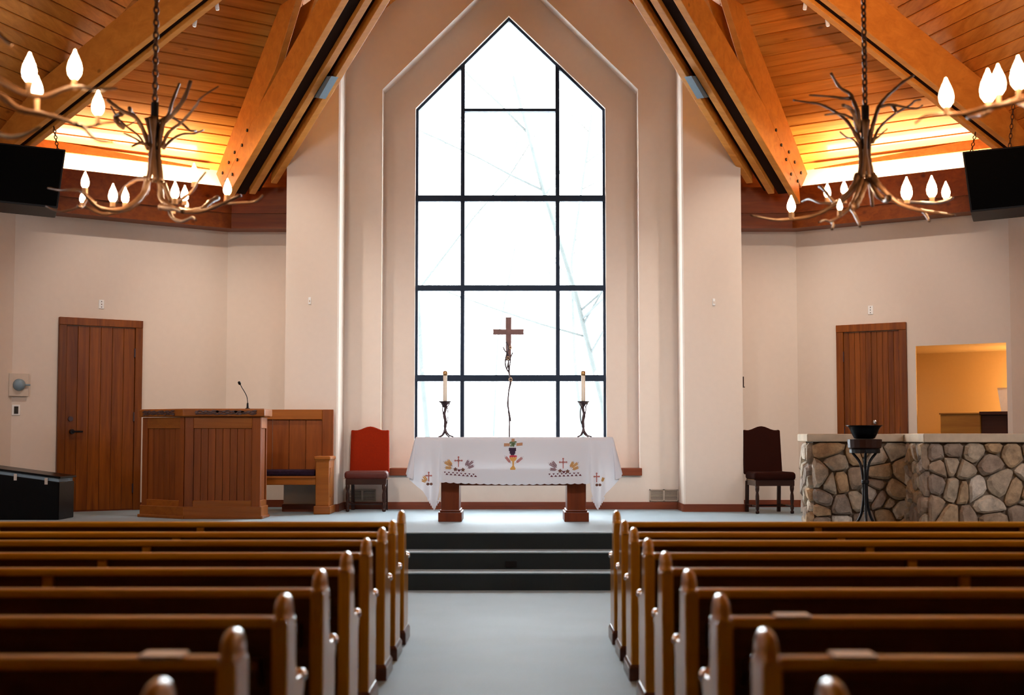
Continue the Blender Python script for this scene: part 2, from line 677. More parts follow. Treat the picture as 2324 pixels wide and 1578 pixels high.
# ---- floors
mb = MB().face([(-8, YB, 0), (8, YB, 0), (8, 13.4, 0), (-8, 13.4, 0)])
struct(mb.build('floor', M['carpet']))
pl = shell('floor_platform')
e0 = 13.29
e1, e2 = 13.67, 14.05
mb = MB().face([(-8, e2, ZP), (8, e2, ZP), (8, 21.5, ZP), (-8, 21.5, ZP)])
mb.build('deck', M['carpet'], pl)
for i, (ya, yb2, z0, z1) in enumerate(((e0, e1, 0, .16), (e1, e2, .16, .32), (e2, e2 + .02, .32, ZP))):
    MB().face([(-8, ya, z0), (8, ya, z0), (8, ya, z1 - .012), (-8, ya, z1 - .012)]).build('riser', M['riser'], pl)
    nose = MB()
    prof = [(ya, z1 - .012), (ya - .008, z1 - .006), (ya, z1), (yb2 if i < 2 else ya + .03, z1)]
    for a, b in zip(prof[:-1], prof[1:]):
        nose.face([(-8, a[0], a[1]), (8, a[0], a[1]), (8, b[0], b[1]), (-8, b[0], b[1])])
    nose.build('tread', M['carpet'], pl)
# dark outlet box let into the middle riser
q = at(1160, 1281, e1)
o = MB().bx(q.x - .055, q.x + .055, e1 - .012, e1 + .01, q.z - .03, q.z + .03).build('floor_outlet_box', M['black'], bevel=.004)
tag(o, 'small black outlet box set into the middle riser of the chancel steps', 'outlet')

# ---- front wall with niche and window
nl_, nr_ = at(866, 600, YW).x, at(1450, 600, YW).x
nsh = at(866, 203, YW).z
nap = at(1158, -80, YW)
SILLZ = at(1150, 1063, YW).z
XPL, XPR = at(769, 700, YP).x, at(1549, 700, YP).x
XOL, XOR = at(648, 700, YP).x, at(1684, 700, YP).x
YN, YG = 18.88, 19.0
wlx, wrx = at(942, 600, YN).x, at(1375, 600, YN).x
wsh = at(942, 246, YN).z
wap = at(1155, 36, YN)
ZTOP = 9.6
niche = [V((nl_, YW, SILLZ)), V((nr_, YW, SILLZ)), V((nr_, YW, nsh)), V((nap.x, YW, nap.z)), V((nl_, YW, nsh))]
win = [V((wlx, YN, SILLZ)), V((wrx, YN, SILLZ)), V((wrx, YN, wsh)), V((wap.x, YN, wap.z)), V((wlx, YN, wsh))]


def wall_with_hole(mb, hole, y, x0, x1, z0, z1):
    hl, hr, rs, ap, ls = hole
    P = lambda x, z: (x, y, z)
    mb.face([P(x0, z0), P(hl.x, z0), P(hl.x, ls.z), P(x0, ls.z)])
    mb.face([P(hr.x, z0), P(x1, z0), P(x1, rs.z), P(hr.x, rs.z)])
    mb.face([P(x0, ls.z), P(hl.x, ls.z), P(ap.x, ap.z), P(ap.x, z1), P(x0, z1)])
    mb.face([P(hr.x, rs.z), P(x1, rs.z), P(x1, z1), P(ap.x, z1), P(ap.x, ap.z)])
    mb.face([P(hl.x, z0), P(hr.x, z0), P(hr.x, hr.z), P(hl.x, hl.z)])


def reveal(mb, hole, y0, y1):
    n = len(hole)
    for i in range(n):
        a, b = hole[i], hole[(i + 1) % n]
        mb.face([(a.x, y0, a.z), (b.x, y0, b.z), (b.x, y1, b.z), (a.x, y1, a.z)])


mb = MB()
wall_with_hole(mb, niche, YW, XPL - .05, XPR + .05, ZP, ZTOP)
reveal(mb, niche, YW, YN)
wall_with_hole(mb, win, YN, nl_ - .3, nr_ + .3, SILLZ - .2, ZTOP)
reveal(mb, win, YN, YG + .12)
struct(mb.build('wall_front', M['paint']))
for nm, xi, xo, sgn in (('wall_pier_left', XPL, XOL, -1), ('wall_pier_right', XPR, XOR, 1)):
    mb = MB()
    r = 0.02
    # front face, rounded inner arris, inner and outer returns
    mb.face([(xo, YP, ZP), (xi + sgn * r, YP, ZP), (xi + sgn * r, YP, ZTOP), (xo, YP, ZTOP)])
    mb.face([(xi + sgn * r, YP, ZP), (xi, YP + r, ZP), (xi, YP + r, ZTOP), (xi + sgn * r, YP, ZTOP)])
    mb.face([(xi, YP + r, ZP), (xi, YW + .01, ZP), (xi, YW + .01, ZTOP), (xi, YP + r, ZTOP)])
    mb.face([(xo, YP, ZP), (xo, YS + .05, ZP), (xo, YS + .05, ZTOP), (xo, YP, ZTOP)])
    struct(mb.build(nm, M['paint']))
# short walls behind the piers
for nm, xa, xb in (('wall_back_left', AL.x, XOL + .3), ('wall_back_right', XOR - .3, AR.x)):
    struct(MB().face([(xa, YS, ZP - .1), (xb, YS, ZP - .1), (xb, YS, 8.0), (xa, YS, 8.0)]).build(nm, M['paint']))

# angled wall left (plain) and right (with the opening of the side room)
struct(MB().face([zz(AL, ZP - .1), zz(BL, ZP - .1), zz(BL, ZT), zz(AL, ZT)]).build('wall_left', M['paint']))
t0, _ = wl(2080, 900, 'r')
t1 = 2.80
_, zo = wl(2200, 781, 'r')
mb = MB()
W = lambda t, z, off=0.0: wp('r', t, z, off)
mb.face([W(0, ZP - .1), W(t0, ZP - .1), W(t0, ZT), W(0, ZT)])
mb.face([W(t0, zo), W(t1, zo), W(t1, ZT), W(t0, ZT)])
mb.face([W(t1, ZP - .1), W(2.86, ZP - .1), W(2.86, ZT), W(t1, ZT)])
struct(mb.build('wall_right', M['paint']))
mb = MB()
dp = -1.7
ti = t0 - 1.1
mb.face([W(ti, ZP, -.02), W(ti, ZP, dp), W(ti, zo, dp), W(ti, zo, -.02)])
mb.face([W(ti, ZP, -.02), W(t0, ZP, -.02), W(t0, zo, -.02), W(ti, zo, -.02)])
mb.face([W(t0, ZP, 0), W(t0, ZP, -.02), W(t0, zo, -.02), W(t0, zo, 0)])
mb.face([W(t1 + .6, ZP), W(t1 + .6, ZP, dp), W(t1 + .6, zo, dp), W(t1 + .6, zo)])
mb.face([W(ti, ZP, dp), W(t1 + .6, ZP, dp), W(t1 + .6, zo, dp), W(ti, zo, dp)])
mb.face([W(ti, zo), W(t1 + .6, zo), W(t1 + .6, zo, dp), W(ti, zo, dp)])
mb.face([W(t1, ZP, -.02), W(t1 + .6, ZP, -.02), W(t1 + .6, zo, -.02), W(t1, zo, -.02)])
struct(mb.build('wall_alcove', M['amber']))
# nave walls
for nm, b, c in (('wall_nave_left', BL, CL), ('wall_nave_right', BR, CR)):
    mb = MB()
    mb.face([zz(b, -.1), zz(c, -.1), zz(c, ZT), zz(b, ZT)])
    mb.face([zz(c, -.1), (c.x, YB, -.1), (c.x, YB, ZT), zz(c, ZT)])
    struct(mb.build(nm, M['paint']))
struct(MB().face([(-8, YB, -.1), (8, YB, -.1), (8, YB, 11), (-8, YB, 11)]).build('wall_back', M['paint']))

# ---- baseboards
def board(name, pts, h, th=.02):
    mb = MB()
    for a, b in zip(pts[:-1], pts[1:]):
        a, b = V(a), V(b)
        d = (b - a).normalized()
        n = V((d.y, -d.x, 0)) * th
        mb.prism([zz(a, ZP), zz(b, ZP), zz(b, ZP + h), zz(a, ZP + h)], n)
    return struct(mb.build(name, M['base']))


BH = .095
board('baseboard_front', [(XPL, YW, 0), (XPR, YW, 0)], BH)
board('baseboard_pier_left', [(XOL, YS, 0), (XOL, YP, 0), (XPL, YP, 0), (XPL, YW, 0)], BH)
board('baseboard_pier_right', [(XPR, YW, 0), (XPR, YP, 0), (XOR, YP, 0), (XOR, YS, 0)], BH)
board('baseboard_left', [zz(BL, 0), zz(AL, 0), (XOL, YS, 0)], BH)
board('baseboard_right', [(XOR, YS, 0), zz(AR, 0), wp('r', t0, 0)], BH)

# ---- window: frame, mullions and panes
w1 = shell('window_1')
fy0, fy1 = YG - .05, YG + .04


def ring_frame(hole, ins):
    """outer/inner closed outline inset by ins"""
    n = len(hole)
    inner = []
    for i in range(n):
        p0, p1, p2 = hole[i - 1], hole[i], hole[(i + 1) % n]
        d1 = V((p1.x - p0.x, 0, p1.z - p0.z)).normalized()
        d2 = V((p2.x - p1.x, 0, p2.z - p1.z)).normalized()
        n1, n2 = V((-d1.z, 0, d1.x)), V((-d2.z, 0, d2.x))
        m = (n1 + n2)
        m = m / max(1e-6, m.dot(n1))
        inner.append(V((p1.x, 0, p1.z)) + m * ins)
    return inner


inn = ring_frame(win, .034)
for i in range(5):
    a, b = win[i], win[(i + 1) % 5]
    c, d = inn[(i + 1) % 5], inn[i]
    MB().prism([(a.x, fy0, a.z), (b.x, fy0, b.z), (c.x, fy0, c.z), (d.x, fy0, d.z)], (0, fy1 - fy0, 0)).build('frame_member', M['frame'], w1)
mxs = [at(1050, 600, YG).x, at(1265.5, 600, YG).x]
hz = [(at(1157, y, YG).z) for y in (859, 655, 452, 252)]
hh = [.041, .037, .041, .019]


def slope_z(x, inset=0.0):
    if x < wap.x:
        return wsh + (wap.z - wsh) * (x - wlx) / (wap.x - wlx)
    return wsh + (wap.z - wsh) * (wrx - x) / (wrx - wap.x)


mw = .026
for x in mxs:
    MB().bx(x - mw, x + mw, fy0 - .01, fy1, SILLZ, slope_z(x) - .01).build('mullion', M['frame'], w1)
for z, h in zip(hz[:3], hh[:3]):
    MB().bx(wlx + .01, wrx - .01, fy0 - .015, fy1, z - h, z + h).build('transom', M['frame'], w1)
MB().bx(mxs[0], mxs[1], fy0 - .015, fy1, hz[3] - hh[3], hz[3] + hh[3]).build('transom', M['frame'], w1)
xs = [wlx, mxs[0], mxs[1], wrx]
gy = YG


def pane(poly):
    MB().prism([(p[0], gy, p[1]) for p in poly], (0, .006, 0)).build('pane', M['glass'], w1)


zb = [SILLZ, hz[0], hz[1], hz[2]]
for c in range(3):
    for r_ in range(3):
        pane([(xs[c], zb[r_]), (xs[c + 1], zb[r_]), (xs[c + 1], zb[r_ + 1]), (xs[c], zb[r_ + 1])])
pane([(xs[0], hz[2]), (xs[1], hz[2]), (xs[1], slope_z(xs[1])), (xs[0], wsh)])
pane([(xs[2], hz[2]), (xs[3], hz[2]), (xs[3], wsh), (xs[2], slope_z(xs[2]))])
pane([(xs[1], hz[2]), (xs[2], hz[2]), (xs[2], hz[3]), (xs[1], hz[3])])
pane([(xs[1], hz[3]), (xs[2], hz[3]), (xs[2], slope_z(xs[2])), (wap.x, wap.z), (xs[1], slope_z(xs[1]))])
# wooden stool below the niche
xa, xb = at(884, 1070, YW - .05).x, at(1457, 1070, YW - .05).x
zl = at(1150, 1080, YW - .05).z
struct(MB().bx(xa, xb, YW - .06, YG, zl, SILLZ + .002).build('trim_1', M['base'], bevel=.006))

# ---- cornice box with cove light, on both angled walls and the short walls
ZB0 = at(515, 527, YS).z
ZB1 = at(515, 425, YS - .38).z


def offset_corner(p, n1, n2, d):
    m = n1 + n2
    return p + m * (d / m.dot(n1))


NF = V((0, -1, 0))
NBL = V((0.961, -0.276, 0))
for nm, A, B, C, nA, nB, xo in (('trim_2', AL, BL, CL, NL, NBL, XOL), ('trim_3', AR, BR, CR, NR, mir(NBL) - V((2 * XC, 0, 0)), XOR)):
    t = shell(nm)
    P = .36
    path_in = [V((xo, YS, 0)), A, B, C]
    norms = [(NF, NF), (NF, nA), (nA, nB), (nB, nB)]

    def rail(d):
        return [offset_corner(p, n1, n2, d) for p, (n1, n2) in zip(path_in, norms)]
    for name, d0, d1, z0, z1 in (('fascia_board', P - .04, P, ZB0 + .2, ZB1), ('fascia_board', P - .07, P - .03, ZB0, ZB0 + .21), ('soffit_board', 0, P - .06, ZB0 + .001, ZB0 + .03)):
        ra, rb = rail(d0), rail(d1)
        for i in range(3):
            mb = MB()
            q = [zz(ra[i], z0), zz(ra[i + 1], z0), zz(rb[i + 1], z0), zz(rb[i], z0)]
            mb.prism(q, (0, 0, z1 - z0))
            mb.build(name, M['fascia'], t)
    sg = 1 if xo > A.x else -1
    MB().bx(A.x + sg * .16, xo, YS - .16, YS - .02, ZB0 + .3, 6.2).build('wall_shade_board', M['fascia'], t)  # board added to darken the short wall where the beam's shadow falls
    # frieze board that tapers away towards the window
    a0, a1 = A + (B - A) * 0.12 + nA * .10, A + (B - A) * 1.0 + nA * .10
    zf = ZE - .03
    MB().prism([zz(a0, zf), zz(a1, zf), zz(a1, zf + .15), zz(a0, zf + .012)], nA * .04).build('frieze_board', M['wedge'], t)
    # the cove lamp
    m0, m1 = A + (B - A) * .09 + nA * .17, A + (B - A) * .86 + nA * .17
    zc = ZB0 + .22
    MB().tube([zz(m0, zc), zz(m1, zc)], .016, 6).build('cove_tube', M['cove'], t)
    d = bpy.data.lights.new('cove_light', 'AREA')
    d.shape = 'RECTANGLE'
    d.size = (m1 - m0).length
    d.size_y = .10
    d.energy = 95
    d.color = (1.0, 0.84, 0.52)
    lo = bpy.data.objects.new('cove_light', d)
    COL.objects.link(lo)
    mid = (m0 + m1) / 2 - nA * .0
    X = (m1 - m0).normalized()
    Z = (V((0, 0, -1)) + nA * 0.25).normalized()     # lamp faces -Z: upwards and a little to the wall
    Y = Z.cross(X).normalized()
    lo.matrix_world = Matrix((X, Y, Z)).transposed().to_4x4()
    lo.location = zz(mid, zc + .03)

# ---- ceilings: backing sheet and separate boards
def facet(name, e0, e1, apex, mat, width, boards=True, ext=0.35):
    """triangle eave e0-e1 (z at eave) and apex; boards run parallel to the eave"""
    e0, e1, apex = V(e0), V(e1), V(apex)
    x = (e1 - e0).normalized()
    n = x.cross(apex - e0).normalized()
    if n.z > 0:
        n = -n
    up = n.cross(x).normalized()
    if up.z < 0:
        up = -up
    sh = shell(name)
    H = (apex - e0).dot(up)
    L = (e1 - e0).length
    ax = (apex - e0).dot(x)
    back = -n * .03
    Pt = lambda s, h, off=0.0: e0 + x * s + up * h - n * off
    k = -ext / H
    MB().face([Pt(ax * k - .02, -ext, .03), Pt(L + (ax - L) * k + .02, -ext, .03), Pt(ax, H + .05, .03)]).build('backing', M['backing'], sh)
    if not boards:
        return sh
    h = -.04
    proto = None
    while h < H - .02:
        h0, h1 = h + .004, min(h + width - .004, H - .005)
        f0, f1 = h0 / H, h1 / H
        s0a, s1a = ax * f0 - .01, L + (ax - L) * f0 + .01
        s0b, s1b = ax * f1 - .01, L + (ax - L) * f1 + .01
        c = .012
        mb = MB()
        b0 = [Pt(s0a, h0, .025), Pt(s1a, h0, .025), Pt(s1b, h1, .025), Pt(s0b, h1, .025)]
        m0 = [Pt(s0a, h0, .010), Pt(s1a, h0, .010), Pt(s1b, h1, .010), Pt(s0b, h1, .010)]
        u0, u1 = h0 + c * .6, h1 - c * .6
        t_ = [Pt(s0a, u0, 0), Pt(s1a, u0, 0), Pt(s1b, u1, 0), Pt(s0b, u1, 0)]
        for a, b in ((b0, m0), (m0, t_)):
            for i in range(4):
                j = (i + 1) % 4
                mb.face([a[i], a[j], b[j], b[i]])
        mb.face(t_)
        mb.build('plank', mat, sh)
        h += width
    return sh


facet('ceiling_left', zz(AL, ZE), zz(BL, ZE), APEX, M['plank_l'], .172)
facet('ceiling_right', zz(AR, ZE), zz(BR, ZE), APEX, M['plank_r'], .172)
facet('ceiling_side_left', zz(BL, ZE), zz(CL, ZE), APEX, M['plank_y'], .172)
facet('ceiling_side_right', zz(BR, ZE), zz(CR, ZE), APEX, M['plank_y'], .172)
# gable bay over the altar: boards parallel to the ridge
for nm, A in (('ceiling_gable_left', AL), ('ceiling_gable_right', AR)):
    sh = shell(nm)
    a = zz(A, ZE)
    n = (RIDGE - a).cross(APEX - a).normalized()
    if n.z > 0:
        n = -n

    def zpl(x, y):
        return a.z - (n.x * (x - a.x) + n.y * (y - a.y)) / n.z
    s = 1 if A is AR else -1
    yend = lambda x: YA + (YS - YA) * abs(x - XC) / HW     # valley line
    MB().face([(a.x + s * .1, YS + .3, zpl(a.x + s * .1, YS + .3) + .04), (XC, YS + .3, zpl(XC, YS + .3) + .04), (XC, YA - .1, zpl(XC, YA - .1) + .04), (a.x + s * .1, YS - .1, zpl(a.x + s * .1, YS - .1) + .04)]).build('backing', M['backing'], sh)
    x = 0.0
    wd = .135
    while x < HW - .05:
        xa, xb = XC + s * (x + .004), XC + s * (x + wd - .004)
        ya, yb = max(YA, yend(xa) - .05), max(YA, yend(xb) - .05)
        if ya < 18.9:
            mb = MB()
            low = [V((xa, ya, zpl(xa, ya))), V((xb, yb, zpl(xb, yb))), V((xb, 18.95, zpl(xb, 18.95))), V((xa, 18.95, zpl(xa, 18.95)))]
            mb.prism(low, -n * .022)
            mb.build('plank', M['plank_y'], sh)
        x += wd
# nave roof
for nm, c in (('ceiling_nave_left', CL), ('ceiling_nave_right', CR)):
    struct(MB().face([zz(c, ZE) + V((0, .05, 0)), (c.x, YB, ZE), (XC, YB, ZA), (XC, YA, ZA)]).build(nm, M['plank_y']))

# ================================================================== ROOF TRUSSES
def plane_pt(px, py, p0, nrm):
    return on_plane(px, py, p0, nrm)


def make_truss(name, P0, P1, plies, depth, strut_px, strut_plies, mirror=False, chord_back=.3, bolts=(), gap_shades=(), cut=0.0):
    """P0..P1: lower edge of the bottom chord in the middle plane; plies: offsets along the horizontal normal"""
    tr = shell(name)
    d = V((P1.x - P0.x, P1.y - P0.y, 0))
    Lh = d.length
    d.normalize()
    n = V((d.y, -d.x, 0))          # towards camera / outside
    sl = (P1.z - P0.z) / Lh
    f = (lambda p: mir(p)) if mirror else (lambda p: V(p))
    th = .09
    for ip, off in enumerate(plies):
        a = P0 + n * off
        mb = MB()
        r0, r1 = -chord_back + ip * cut, Lh
        q = [a + d * r0 + V((0, 0, sl * r0)), a + d * r1 + V((0, 0, sl * r1)), a + d * r1 + V((0, 0, sl * r1 + depth)), a + d * (r0 + .1) + V((0, 0, sl * (r0 + .1) + depth))]
        q = [f(p - n * th / 2) for p in q]
        v = f(n * th) - f(V((0, 0, 0)))
        mb.prism(q, v)
        mb.build('chord_ply', M['beam'], tr, bevel=.006, seg=1)
    for oa, ob, lift in gap_shades:  # boards added to make the open gaps look shaded
        a = P0 + n * oa
        q = [a + d * r + V((0, 0, sl * r + dz)) for r, dz in ((-chord_back * .5, lift), (Lh, lift), (Lh, depth - .02), (-chord_back * .5, depth - .02))]
        MB().prism([f(p) for p in q], f(n * (ob - oa)) - f(V((0, 0, 0)))).build('gap_shade_board', M['gap_shade'], tr)
    for off, px in strut_plies:
        a = P0 + n * (off + .002 * 0)
        pts = [plane_pt(x, y, a, n) for x, y in px]
        q = [f(p - n * (th / 2 - .006)) for p in pts]
        v = f(n * (th - .004)) - f(V((0, 0, 0)))
        MB().prism(q, v).build('strut_ply', M['beam'], tr, bevel=.005, seg=1)
    for off, x, y in bolts:
        a = P0 + n * (off + th / 2)
        p = plane_pt(x, y, a, n)
        mb = MB()
        ax1, ax2 = d, V((0, 0, 1))
        hexa = [f(p + (ax1 * math.cos(k * math.pi / 3) + ax2 * math.sin(k * math.pi / 3)) * .022 - n * .01) for k in range(6)]
        mb.prism(hexa, f(n * .025) - f(V((0, 0, 0))))
        mb.build('bolt_head', M['iron'], tr)
    return tr, d, n, sl, f


PA0, PA1 = at(573, 440, 18.35), at(1160, -540, 13.05)
stA = [(512, 428), (498, 396), (643, 14), (684, -14), (633, 158)]
bA = [(562, 296), (550, 330), (533, 346), (539, 363), (520, 369), (528, 396), (506, 393), (513, 412)]
for nm, mrr in (('beam_front_left', False), ('beam_front_right', True)):
    # n points to +x side for this direction: outer (left) ply is at negative offset
    d = V((PA1.x - PA0.x, PA1.y - PA0.y, 0)).normalized()
    n = V((d.y, -d.x, 0))
    s = -1 if n.x > 0 else 1
    tr, d, n, sl, f = make_truss(nm, PA0, PA1, [s * .26, 0, -s * .2], .47, None, [(s * .26, stA), (0, [(x + 40, y + 8) for x, y in stA])], mrr,
                                 chord_back=.25, cut=.24, gap_shades=[(s * .05, s * .21, .07), (-s * .05, -s * .15, .13)], bolts=[(s * .26 + (-.09 if s < 0 else 0), x, y) for x, y in bA])
    # steel spacer plate between the inner plies
    a = PA0 + n * (-s * .1)
    pts = [plane_pt(x, y, a, n) for x, y in ((746, 174), (760, 174), (731, 224), (717, 222))]
    MB().prism([f(p - n * .045) for p in pts], f(n * .09) - f(V((0, 0, 0)))).build('spacer_plate', M['steel'], tr)

PB0, PB1 = at(28, 352, 17.05), at(1160, -540, 13.05)
d = V((PB1.x - PB0.x, PB1.y - PB0.y, 0)).normalized()
n = V((d.y, -d.x, 0))
s = 1 if n.y < 0 else -1       # sign of the side towards the camera
R_ = lambda px: 2320 - px
stB = [(R_(2324) - 30, 190), (R_(2324) - 30, 122), (R_(2206), 0), (R_(2186), -25), (R_(2098), -32), (R_(2121), 0), (R_(2209), 122), (R_(2270), 190)]
stBL = [(-40, 190), (-40, 130), (43, 0), (60, -28), (125, -28), (110, 0), (62, 130), (20, 200)]
for nm, mrr in (('beam_side_left', False), ('beam_side_right', True)):
    tr, d, n, sl, f = make_truss(nm, PB0, PB1, [s * .10, -s * .10], .52, None,
                                 [(s * .10, stB if mrr else stBL), (-s * .10, stB)], mrr, chord_back=.3, gap_shades=[(-s * .05, s * .05, .05)])
TRB = (PB0, PB1, d, n, sl, s)

# small track spots on the far side of the side trusses, shining on the chancel
for mrr, lab in ((False, 'left'), (True, 'right')):
    f = (lambda p: mir(p)) if mrr else (lambda p: V(p))
    for i, (tx, ty) in enumerate(((437, 46), (487, 8))):
        p = plane_pt(tx, ty, PB0 - n * (s * .15), n) - n * (s * .035)
        nmz = 'track_spot'
        which = ('lower' if i == 0 else 'upper')
        t = thing(nmz, 'small white spotlight under the %s side roof beam, %s one of the pair' % (lab, which), 'spotlight', f(p), group='track spots under the roof beams')
        aim = V((XC + (-1 if not mrr else 1) * (3.1 if i else 4.6), 18.2, 2.4))
        dr = (aim - f(p)).normalized()
        rm = dr.to_track_quat('Z', 'Y').to_matrix()
        c = V((0, 0, -.015))
        MB().lathe(c - rm @ V((0, 0, .04)), [(.008, 0), (.02, .003), (.023, .012), (.023, .085)], 10, rm).build('can', M['white'], t, smooth=False)
        MB().lathe(c + rm @ V((0, 0, .046)), [(.019, 0), (.019, .002)], 10, rm).build('lamp_face', M['track'], t)
        MB().bx(-.006, .006, -.006, .006, -.02, .06).build('stem', M['white'], t)
        spot_light('track_spot_light', f(p) + c + rm @ V((0, 0, .055)), aim, 190, WARM, 62, 0.8, 0.05)

# ================================================================== DOORS
def make_door(name, side, x0, x1, ytop, leaves, handle):
    dr = shell(name)
    ta, za = wl(x0, ytop[0], side)
    tb, zb_ = wl(x1, ytop[1], side)
    ztop = (za + zb_) / 2
    fw = .095
    g = lambda t, z, off: wp(side, t, z, off)
    lo, hi = min(ta, tb), max(ta, tb)
    _, _, nn = (AL, DL, NL) if side == 'l' else (AR, DR, NR)

    def blk(nm2, a, b, z0, z1, o0, o1, mat, par=dr, bev=.004):
        return MB().prism([g(a, z0, o0), g(b, z0, o0), g(b, z1, o0), g(a, z1, o0)], nn * (o1 - o0)).build(nm2, mat, par, bevel=bev, seg=1)
    blk('jamb', lo, lo + fw, ZP, ztop - fw, .002, .045, M['door'])
    blk('jamb', hi - fw, hi, ZP, ztop - fw, .002, .045, M['door'])
    blk('head', lo, hi, ztop - fw, ztop, .002, .05, M['door'])
    L0, L1 = lo + fw, hi - fw
    n = leaves
    wl_ = (L1 - L0) / n
    for i in range(n):
        leaf = blk('door_leaf', L0 + i * wl_ + .001, L0 + (i + 1) * wl_ - .001, ZP + .012, ztop - fw - .006, .004, .012, M['door'], bev=0)
        k = 6 if n == 1 else 5
        pw = (wl_ - .004) / k
        for j in range(k):
            a = L0 + i * wl_ + .002 + j * pw
            blk('plank', a + .0015, a + pw - .0015, ZP + .014, ztop - fw - .008, .012, .024, M['door'], leaf)
    return dr, lo, hi, ztop, blk


d1, lo, hi, ztop, blk = make_door('door_1', 'l', 133, 322, (720, 729), 1, 'lever')
for zx in (ZP + .28, ZP + 1.2, ztop - .42):
    blk('hinge', lo + .085, lo + .11, zx - .06, zx + .06, .02, .04, M['bronze'])
th_, zh_ = wl(160, 980, 'l')
p = wp('l', th_, zh_, .024)
mb = MB()
mb.tube([p, p + NL * .05], .03, 8)
mb.tube([p + NL * .05, p + NL * .05 - DL * .13], .013, 6)
mb.build('lever_handle', M['iron'], d1)
th2, zh2 = wl(158, 951, 'l')
p = wp('l', th2, zh2, .022)
MB().tube([p, p + NL * .02], .032, 10).build('deadbolt', M['bronze'], d1)
d2, lo, hi, ztop, blk = make_door('door_2', 'r', 1900, 2058, (739, 732), 2, 'knob')
for tz in (lo + .09, hi - .09):
    for zx in (ztop - .42, ZP + .35, ZP + 1.0):
        blk('hinge', tz - .012, tz + .012, zx - .07, zx + .07, .02, .04, M['bronze'])
tk, zk = wl(1991, 958, 'r')
p = wp('r', tk, zk, .022)
mb = MB()
mb.tube([p, p + NR * .03, p + NR * .035, p + NR * .06, p + NR * .07], [.012, .012, .024, .026, .012], 10)
mb.build('knob', M['chrome'], d2)
# ================================================================== PEWS
def pew_end_mesh(s, t=.055, mat=None, parent=None, x=0.0):
    """one pew end: tall rounded post with a lower arm running forward; s mirrors; x outer face"""
    mb = MB()
    prof = [(0, .085), (0, .80), (.185, .80), (.19, .66), (.205, .60), (.24, .575), (.33, .572), (.375, .585), (.405, .575), (.415, .545), (.40, .515), (.375, .49), (.37, .085)]
    mb.prism([(x, y, z) for y, z in prof], (-s * t, 0, 0))
    e = mb.build('pew_end', M['pew_v'], parent, bevel=.009, seg=3, smooth=False)
    # rounded cap above a small bead
    mb = MB()
    rings = []
    for z, k in ((.798, 1.06), (.806, 1.06), (.808, 1.0), (.83, .98), (.848, .92), (.864, .80), (.876, .60), (.883, .34), (.885, .1)):
        pts = []
        for i in range(16):
            w = 2 * math.pi * i / 16
            cx, cy = math.cos(w), math.sin(w)
            cx = math.copysign(abs(cx) ** .6, cx)
            cy = math.copysign(abs(cy) ** .6, cy)
            pts.append(V((x - s * t / 2 + cx * t / 2 * k, .0925 + cy * .0925 * (k if k < .9 else k), z)))
        rings.append(pts)
    b = len(mb.v)
    for r in rings:
        mb.v += r
    for i in range(len(rings) - 1):
        for k in range(16):
            k2 = (k + 1) % 16
            mb.f.append([b + i * 16 + k, b + i * 16 + k2, b + (i + 1) * 16 + k2, b + (i + 1) * 16 + k])
    mb.f.append([b + (len(rings) - 1) * 16 + k for k in range(16)])
    mb.f.append([b + k for k in range(16)][::-1])
    mb.build('end_cap', M['pew_v'], e, smooth=True)
    mb = MB()
    mb.bx(x + s * .014, x - s * (t + .014), -.014, .385, 0, .075)
    mb.prism([(x + s * .014, -.014, .075), (x + s * .014, .385, .075), (x, .372, .095), (x, 0, .095)], (-s * (t + .014), 0, 0))
    mb.build('plinth', M['plinth'], e, bevel=.003, seg=1)
    # added metal ball, standing in for the glint on the wooden arm tip
    mb = MB()
    mb.lathe((x - s * t / 2 + s * .010, .392, .560), [(.030 * math.sin(q), -.026 * math.cos(q)) for q in [math.pi * (i + .02) / 12.04 for i in range(13)]], 16)
    mb.build('arm_glint_ball', M['arm_glint'], e, smooth=True)
    return e


